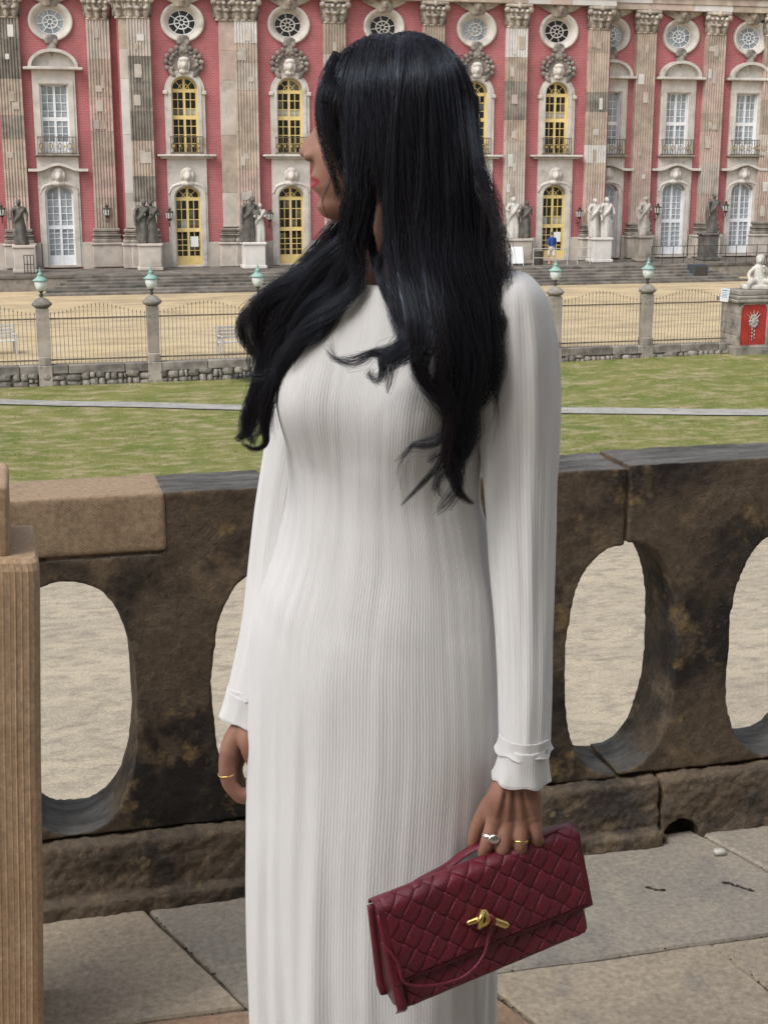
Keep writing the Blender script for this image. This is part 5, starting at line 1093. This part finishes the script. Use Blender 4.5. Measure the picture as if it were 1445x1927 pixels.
L1(668, 624, 680, 668, [(640, 475, -.075), (570, 530, -.06), (500, 580, -.05), (472, 640, -.045), (485, 720, -.04), (478, 790, -.04), (450, 835, -.04)], .010, 150)
L1(680, 640, 684, 670, [(645, 485, -.07), (590, 550, -.06), (535, 610, -.05), (510, 690, -.045), (500, 770, -.045), (470, 815, -.045), (488, 838, -.045)], .010, 150)
L1(690, 657, 682, 668, [(650, 500, -.075), (610, 570, -.066), (560, 630, -.06), (528, 700, -.055), (510, 760, -.05), (497, 820, -.05)], .008, 150)
L1(700, 675, 676, 665, [(660, 510, -.08), (625, 575, -.075), (585, 620, -.075), (545, 665, -.07), (520, 720, -.06)], .008, 140)
L1(712, 690, 686, 666, [(655, 470, -.075), (590, 520, -.06), (530, 565, -.05), (480, 600, -.045), (466, 650, -.04), (490, 700, -.04)], .006, 140)
L1(706, 682, 682, 662, [(665, 490, -.08), (630, 550, -.076), (590, 590, -.07), (552, 640, -.066), (515, 690, -.055), (470, 720, -.045), (432, 728, -.045)], .005, 110)
L1(720, 700, 692, 668, [(672, 490, -.085), (650, 540, -.09), (615, 590, -.085), (570, 640, -.08), (535, 690, -.07)], .005, 100)
# far-side hair filling behind chin and neck, over the right shoulder
for P, rd, n in (([(700, 380, .05), (650, 440, .02), (590, 510, -.01), (530, 570, -.02), (505, 640, -.02), (515, 720, -.03)], [.02, .024, .022, .018, .014, .006], 150), ([(720, 400, .05), (680, 470, .0), (630, 540, -.04), (580, 600, -.05), (545, 660, -.05), (520, 740, -.05)], [.02, .024, .022, .02, .014, .005], 150),
                 ([(690, 400, .05), (640, 450, .03), (570, 520, .0), (500, 565, -.02), (463, 610, -.03), (470, 660, -.03), (495, 690, -.03)], [.014, .014, .014, .012, .008, .005, .003], 130), ([(560, 560, -.03), (520, 640, -.04), (492, 720, -.04), (478, 780, -.04), (460, 815, -.04), (445, 832, -.04)], [.014, .016, .012, .009, .006, .003], 130),
                 ([(560, 570, -.03), (525, 660, -.045), (510, 740, -.05), (500, 790, -.05), (502, 830, -.05), (480, 842, -.05), (452, 832, -.05)], [.012, .014, .01, .006, .003, .002, .001], 70), ([(530, 620, -.04), (500, 690, -.04), (480, 740, -.04), (465, 800, -.04), (480, 838, -.04)], [.012, .010, .008, .006, .002], 90)):
    lock(P, rd, n, .6, .18)
# G2/G3: side and back of the head, falling over her left shoulder (image right)
def L3(sx, x1, x2, x3, x4, pts, n=160, d=0., tint=.08, re=.012, w_=.019):
    P = scalp(sx, x1, d)+[(x2, 330, -.098+d), (x3, 430, -.10+d), (x4, 520, -.118+d)]+pts
    lock(P, [.007, .009, .012, .014, w_-.004, w_-.001, w_+.002, w_+.002]+[w_+(re-w_)*(i+1)/len(pts) for i in range(len(pts))], n, .45, tint)
L3(728, 712, 722, 757, 762, [(758, 600, -.15), (738, 655, -.16), (705, 683, -.165), (655, 672, -.165), (614, 640, -.16)], 130, 0, .1, .0025, .013)
L3(735, 725, 738, 765, 770, [(760, 610, -.15), (752, 665, -.165), (728, 700, -.17), (712, 706, -.17), (708, 690, -.17)], 140, 0, .08, .004)
L3(742, 742, 752, 775, 782, [(776, 620, -.15), (768, 680, -.165), (738, 712, -.17), (716, 725, -.17)], 150, 0, .08, .004)
L3(752, 762, 770, 782, 790, [(800, 620, -.15), (806, 690, -.16), (818, 740, -.16), (838, 790, -.155), (842, 830, -.15)], 150, 0, .08, .006)
L3(760, 780, 790, 800, 812, [(825, 625, -.148), (850, 710, -.155), (852, 780, -.155), (835, 850, -.15), (822, 880, -.148)], 160, 0, .06, .007)
L3(770, 800, 812, 820, 832, [(848, 630, -.145), (872, 720, -.152), (872, 800, -.152), (850, 870, -.15), (848, 930, -.15), (838, 975, -.15)], 170, 0, .06, .006)
L3(782, 820, 835, 842, 852, [(868, 630, -.14), (890, 720, -.148), (888, 800, -.15), (858, 850, -.15), (835, 900, -.15), (838, 940, -.15)], 170, 0, .06, .006)
L3(794, 838, 850, 862, 872, [(885, 630, -.135), (905, 720, -.142), (900, 790, -.146), (870, 830, -.15), (845, 870, -.15)], 170, 0, .08, .006)
L3(806, 852, 862, 882, 892, [(900, 630, -.128), (915, 720, -.136), (905, 790, -.14), (880, 825, -.145)], 160, .005, .1, .006)
L3(818, 866, 872, 898, 910, [(910, 630, -.12), (920, 710, -.13), (908, 780, -.135), (885, 815, -.14)], 150, .012, .14, .006)
L3(828, 877, 880, 910, 922, [(918, 620, -.115), (925, 690, -.125), (914, 760, -.13)], 130, .022, .2, .005)
L3(836, 884, 886, 918, 930, [(925, 590, -.115), (930, 650, -.12), (920, 730, -.126)], 110, .034, .25, .004)
L3(840, 888, 890, 924, 934, [(930, 580, -.11), (936, 640, -.118), (928, 690, -.122)], 90, .05, .3, .003, .014)
L3(756, 745, 735, 742, 752, [(765, 600, -.155), (790, 660, -.165), (822, 740, -.162), (828, 800, -.155), (800, 842, -.155), (770, 858, -.155), (750, 850, -.155)], 60, -.006, .15, .001, .010)
L3(774, 790, 795, 790, 800, [(815, 610, -.155), (845, 680, -.162), (850, 740, -.16), (835, 800, -.155), (800, 840, -.152), (765, 870, -.15), (752, 955, -.146)], 36, -.006, .2, .001, .008)
lock([(850, 760, -.155), (846, 830, -.155), (850, 890, -.15), (868, 930, -.15), (895, 948, -.15)], [.008, .009, .007, .004, .001], 60, .6, .25, False); lock([(850, 800, -.155), (835, 860, -.152), (800, 905, -.15), (752, 952, -.148)], [.006, .005, .003, .0006], 26, .6, .25, False)
lock([(690, 410, -.07), (702, 470, -.07), (716, 530, -.09), (742, 590, -.13), (752, 640, -.15)], [.004, .004, .004, .005, .006], 60, .6, .05, False); lock([(740, 420, -.09), (722, 470, -.09), (714, 520, -.095), (735, 575, -.13)], [.004, .003, .003, .003], 30, .6, .1, False)
lock([(640, 300, -.088), (616, 350, -.07), (606, 380, -.06), (614, 410, -.06), (628, 440, -.06)], [.003, .002, .002, .002, .002], 2, .6, .2, False, wav=0, frizz=.0005); lock([(612, 190, -.07), (606, 240, -.06), (622, 310, -.07), (640, 380, -.075)], [.006, .007, .005, .004], 40, .6, .15, False, tip=.9, rs=.00022)
lock([(640, 100, -.02), (618, 150, -.055), (612, 200, -.068), (624, 270, -.078), (650, 350, -.08)], [.008, .010, .011, .008, .004], 60, .6, .12, False, wav=.002)
# thin front fringe strands crossing the cheek
for k in range(16): x = hr_.uniform(606, 650); lock([(650+k, 90, .0), (x+6, 170, -.062), (x, 240, -.072), (x+hr_.uniform(12, 34), 330, -.078), (x+hr_.uniform(25, 60), 420, -.075)], [.004, .004, .004, .004, .004], 2, .6, .4, False, frizz=.002, rs=.0002)
# flyaways round the outline
for k in range(420):
    z = hr_.random()
    if z < .45: a = hr_.uniform(-.9, 1.0); x0, y0 = 745+150*math.sin(a), 215-148*math.cos(a); P = [(x0, y0, hr_.uniform(-.05, .03)), (x0+hr_.uniform(-6, 14)+14*math.sin(a), y0+hr_.uniform(-8, 20), -.03), (x0+hr_.uniform(0, 30)+22*math.sin(a), y0+hr_.uniform(30, 90), -.04)]
    elif z < .75: y0 = hr_.uniform(330, 700); x0 = lerp_tab([(330, 898), (430, 935), (520, 936), (600, 928), (700, 925)], y0); P = [(x0-10, y0, -.1), (x0+hr_.uniform(0, 25), y0+40, -.11), (x0+hr_.uniform(-10, 40), y0+hr_.uniform(70, 150), -.115)]
    else: x0 = hr_.uniform(480, 640); y0 = 470+(640-x0)*.55; P = [(x0+20, y0+30, -.05), (x0-10, y0+hr_.uniform(0, 30), -.05), (x0-hr_.uniform(10, 50), y0+hr_.uniform(20, 80), -.05)]
    lock(P, [.001, .001, .001], 1, 1, .35, False, wav=.002, seg=12, frizz=.0012, rs=.0002)
# scalp underlayer
def cap():
    n0 = len(HV); c = wp(752, 222, .0); nu, nvv = 40, 24
    for i in range(nvv+1):
        th = math.pi*i/nvv*.80
        for j in range(nu):
            a = 2*math.pi*j/nu; x, y, z = .079*math.sin(th)*math.cos(a), .08*math.sin(th)*math.sin(a), .088*math.cos(th)
            if x < -.055: x = -.055+(x+.055)*.6
            HV.append((c.x+x, c.y+y, c.z+z)); HT.append(0.)
    for i in range(nvv):
        for j in range(nu): a = n0+i*nu+j; b = n0+i*nu+(j+1) % nu; HF.append((a, b, b+nu, a+nu))
cap()
hm = bpy.data.meshes.new('hair'); hm.from_pydata(HV, [], HF); hm.update(); hm.attributes.new('tint', 'FLOAT', 'POINT').data.foreach_set('value', HT); hm.polygons.foreach_set('use_smooth', [True]*len(hm.polygons))
obj('hair', hm, M['hair'], woman)['kind'] = 'stuff'
# ---------------------------------------------------------------- the bag
AL, RO = R(24.4), R(9.1)
U = Vector((math.cos(AL)*math.cos(RO), math.sin(AL)*math.cos(RO), math.sin(RO))); V = Vector((-math.cos(AL)*math.sin(RO), -math.sin(AL)*math.sin(RO), math.cos(RO))); Nn = Vector((math.sin(AL), -math.cos(AL), 0))
BC = wp(906, 1724.7, -.166); BL, BH = .266, .142
wr = Matrix.Rotation(-YAW, 4, 'Z'); bw = wr @ BC+(FH*WD)
bag = empty('handbag', bw[:], 0, 'burgundy woven leather clutch bag with gold knot clasp held in the hand', 'handbag')
Rb = Matrix((U, Nn*-1, V)).transposed(); bag.rotation_euler = (wr.to_3x3() @ Rb).to_euler()       # bag frame: x length, y depth (front = -y), z height
def leather(name, c, bump=.25):
    return mat(name, c, .36, .18, 30, bump=bump, bscale=420, spec=.5, perobj=.14)
M['burg'] = leather('burgundy_leather', (.15, .014, .030)); M['burg_dark'] = leather('dark_burgundy_leather', (.09, .009, .019))
def prof_y(z):                               # half depth of the bag at height z
    t = (z+BH/2)/BH; return .027*math.sqrt(max(0, min(1, t/.10*(2-t/.10)))) if t < .10 else .027-(t-.10)*.019
hl = BL/2
zs = [-BH/2+BH*k/24 for k in range(25)]
ring = [(-prof_y(z), z) for z in zs]+[(prof_y(z), z) for z in zs[::-1]]
rings = []
for x, s_ in ((-hl, .80), (-hl+.002, .9), (-hl+.008, .97), (-hl+.03, 1), (hl-.03, 1), (hl-.008, .97), (hl-.002, .9), (hl, .8)): rings.append([(x, y*s_, z*(1-(1-s_)*.12)) for y, z in ring])
obj('bag_body', MB().loft(rings), M['burg_dark'], bag, True)
# end gusset: folded leaf at the left end, open at the top
gz = [-BH/2+.004+(BH-.01)*k/14 for k in range(15)]
obj('gusset', MB().loft([[(-hl-.004, -prof_y(z)*.98-.001, z), (-hl-.0065, -prof_y(z)*.98-.004, z), (-hl+.006, -prof_y(z)-.006, z), (-hl+.006, -prof_y(z)*.98, z)] for z in gz]).loft([[(-hl-.004, prof_y(z)*.98+.001, z), (-hl-.0065, prof_y(z)*.98+.004, z), (-hl+.006, prof_y(z)+.004, z), (-hl+.006, prof_y(z)*.9, z)] for z in gz]), M['burg'], bag, True)
FZ0 = -BH/2+.046                             # lower edge of the flap
def fy(z, off): return -prof_y(z)-off
fz = [FZ0+(BH/2+.003-FZ0)*k/16 for k in range(17)]
def flap_pt(x, s_, off):                     # s_ 0..1 front lower edge -> top, then over the top to the back
    if s_ <= 1: z = FZ0+(BH/2-.004-FZ0)*s_; return (x, fy(z, off), z)
    a = (s_-1)*math.pi; ry = prof_y(BH/2-.004)+off; return (x, -ry*math.cos(a), BH/2-.004+(.006+off)*math.sin(a))
fr = []
for x in (-hl-.004, -hl+.002, 0, hl-.002, hl+.007):
    fr.append([flap_pt(x, s_*2/28, .003) for s_ in range(29)]+[flap_pt(x, s_*2/28, .0055) for s_ in range(28, -1, -1)])
flap = obj('flap', MB().loft(fr), M['burg'], bag, False)
pts = [flap_pt(hl+.007, s_*2/28, .0045) for s_ in range(29)]; obj('piping', MB().tube(pts, .0016, 6), M['burg_dark'], flap, True); obj('piping', MB().tube([flap_pt(-hl-.004+(2*hl+.011)*k/20, 0, .0045) for k in range(21)], .0014, 6), M['burg_dark'], flap, True)
# woven leather strips: each visible crossing is one pillowed piece
def clip(poly, f):
    out = []; n = len(poly)
    for i in range(n):
        a, b = poly[i], poly[(i+1) % n]; fa, fb = f(a), f(b)
        if fa >= 0: out.append(a)
        if (fa >= 0) != (fb >= 0): t = fa/(fa-fb); out.append((a[0]+(b[0]-a[0])*t, a[1]+(b[1]-a[1])*t))
    return out
def weave(parent, x0, x1, s0, s1, surf, scale):
    ca, cb = .0180, .0250; a1, a2 = R(47), R(-43); e1 = Vector((math.cos(a1), math.sin(a1)))*cb; e2 = Vector((math.cos(a2), math.sin(a2)))*ca
    for i in range(-20, 21):
        for j in range(-20, 21):
            c = e1*i+e2*j
            q = [c-e1/2-e2/2, c+e1/2-e2/2, c+e1/2+e2/2, c-e1/2+e2/2]; q = [((p-c)*.975+c)[:] for p in q]
            poly = [(p[0], p[1]) for p in q]
            for f in (lambda p: p[0]-x0, lambda p: x1-p[0], lambda p: p[1]-s0, lambda p: s1-p[1]):
                poly = clip(poly, f)
                if len(poly) < 3: break
            if len(poly) < 3: continue
            ar = abs(sum(poly[k][0]*poly[(k+1) % len(poly)][1]-poly[(k+1) % len(poly)][0]*poly[k][1] for k in range(len(poly))))/2
            if ar < 1.2e-5: continue
            m_ = Vector((sum(p[0] for p in poly)/len(poly), sum(p[1] for p in poly)/len(poly))); ax = (e1 if (i+j) % 2 else e2); L_ = ax.length/2; axn = ax.normalized()
            fine = []
            for k in range(len(poly)):
                a, b = Vector(poly[k]), Vector(poly[(k+1) % len(poly)]); m2 = max(1, int((b-a).length/.005))
                for t in range(m2): fine.append(a+(b-a)*t/m2)
            def hgt(p): t = (p-c).dot(axn)/L_; return .0013*(1-t*t*.9)
            rs = [[surf(p, -.0012) for p in fine], [surf(p, hgt(p)*.9) for p in fine], [surf(p+(m_-p)*.10, hgt(p+(m_-p)*.10)+.0004) for p in fine], [surf(p+(m_-p)*.5, hgt(p+(m_-p)*.5)+.0005) for p in fine]]
            me = MB().loft(rs).mesh('woven_strip', True); obj('woven_strip', me, M['burg'], parent)
def s_flap(p, h):
    z = p[1]; zt = BH/2-.004
    if z <= zt: return (p[0], fy(z, .0055+h), z)
    ry = prof_y(zt)+.0055+h; a = min(1.9, (z-zt)/.0145*1.2); return (p[0], -ry*math.cos(a), zt+(.0115+h)*math.sin(a))
weave(flap, -hl+.004, hl+.001, FZ0+.005, BH/2+.016, s_flap, 1)
body_front = [o for o in bag.children if o.name.startswith('bag_body')][0]
def s_body(p, h): z = p[1]; return (p[0], -prof_y(z)-h-.0002, z)
weave(body_front, -hl+.010, hl-.006, -BH/2+.010, FZ0-.001, s_body, 1)
obj('stitching', MB().tube([flap_pt(-hl+.004+(2*hl-.008)*k/30, .035, .0062) for k in range(31)], .0006, 4), M['burg_dark'], flap)['kind'] = 'stuff'
# gold knot clasp, leather cord, strap
def bp(x, z, off): return Vector((x, fy(z, off), z))
kx, kz = -.014, .018
kn = obj('knot_clasp', remesh(MB().limb([bp(kx-.016, kz+.001, .011), bp(kx-.004, kz+.002, .013)], [.0036, .0045], 12, 4).limb([bp(kx-.006, kz-.006, .016), bp(kx-.003, kz+.005, .019), bp(kx+.003, kz+.010, .013)], [.0032, .0036, .003], 12, 5).limb([bp(kx-.001, kz-.007, .014), bp(kx+.005, kz+.0, .019), bp(kx+.006, kz+.009, .014)], [.003, .0034, .003], 12, 5).limb([bp(kx+.006, kz+.003, .013), bp(kx+.012, kz-.004, .014)], [.0042, .0046], 12, 4), .0007, 2, 'knot'), M['gold'], bag)
d = (bp(kx+.030, kz-.018, .014)-bp(kx+.012, kz-.004, .014)); c0 = bp(kx+.013, kz-.005, .014); mbk = MB(); mbk.tube([c0, c0+d*.1, c0+d*.12, c0+d*.9, c0+d*.92, c0+d*1.02], [.004, .004, .0052, .0052, .0038, .0036], 20); obj('toggle', mbk, M['gold'], kn)
obj('cord', MB().limb([bp(kx+.010, kz-.004, .017), bp(kx+.006, kz-.022, .013), bp(-.022, -.028, .013), bp(-.05, -.043, .012), bp(-.09, -.039, .012), bp(-.125, -.022, .012), bp(-hl+.004, .006, .012), bp(-hl-.006, .030, .004)], [.0019]*8, 8, 6), M['burg'], bag, True); obj('cord_loop', MB().limb([bp(kx+.008, kz+.006, .016), bp(kx+.013, kz+.001, .0215), bp(kx+.012, kz-.007, .020)], [.0022]*3, 8, 5), M['burg'], bag, True)
hs_ = wp(915, 1596, HD+.008); inv = (Matrix.Translation(bw) @ bag.rotation_euler.to_matrix().to_4x4()).inverted()
def hb(px, py, dy): return inv @ (wr @ wp(px, py, dy)+FH*WD)
top = BH/2+.004
sp = [Vector((-.088, .002, top-.001)), Vector((-.074, .001, top+.003)), hb(835, 1634, HD+.006), hb(880, 1602, HD+.004), hb(912, 1590, HD+.005), hb(946, 1588, HD+.004), hb(980, 1583, HD+.004), hb(1012, 1572, HD+.006), Vector((.118, .002, top+.004)), Vector((.130, .002, top))]
sw = []
for k in range(len(sp)-1):
    for t in range(8): sw.append(crom(sp, (k+t/8)/(len(sp)-1)))
sw.append(sp[-1]); rs = []
for i, p in enumerate(sw):
    t = (sw[min(i+1, len(sw)-1)]-sw[max(i-1, 0)]).normalized(); a = Vector((0, 1, 0)); a = (a-t*a.dot(t)).normalized(); b = t.cross(a); w_, h_ = .0068, .0024; rs.append([p+a*(math.cos(q)*w_)+b*(math.sin(q)*h_) for q in [2*math.pi*k/14 for k in range(14)]])
obj('strap', MB().loft(rs), M['burg'], bag, True)
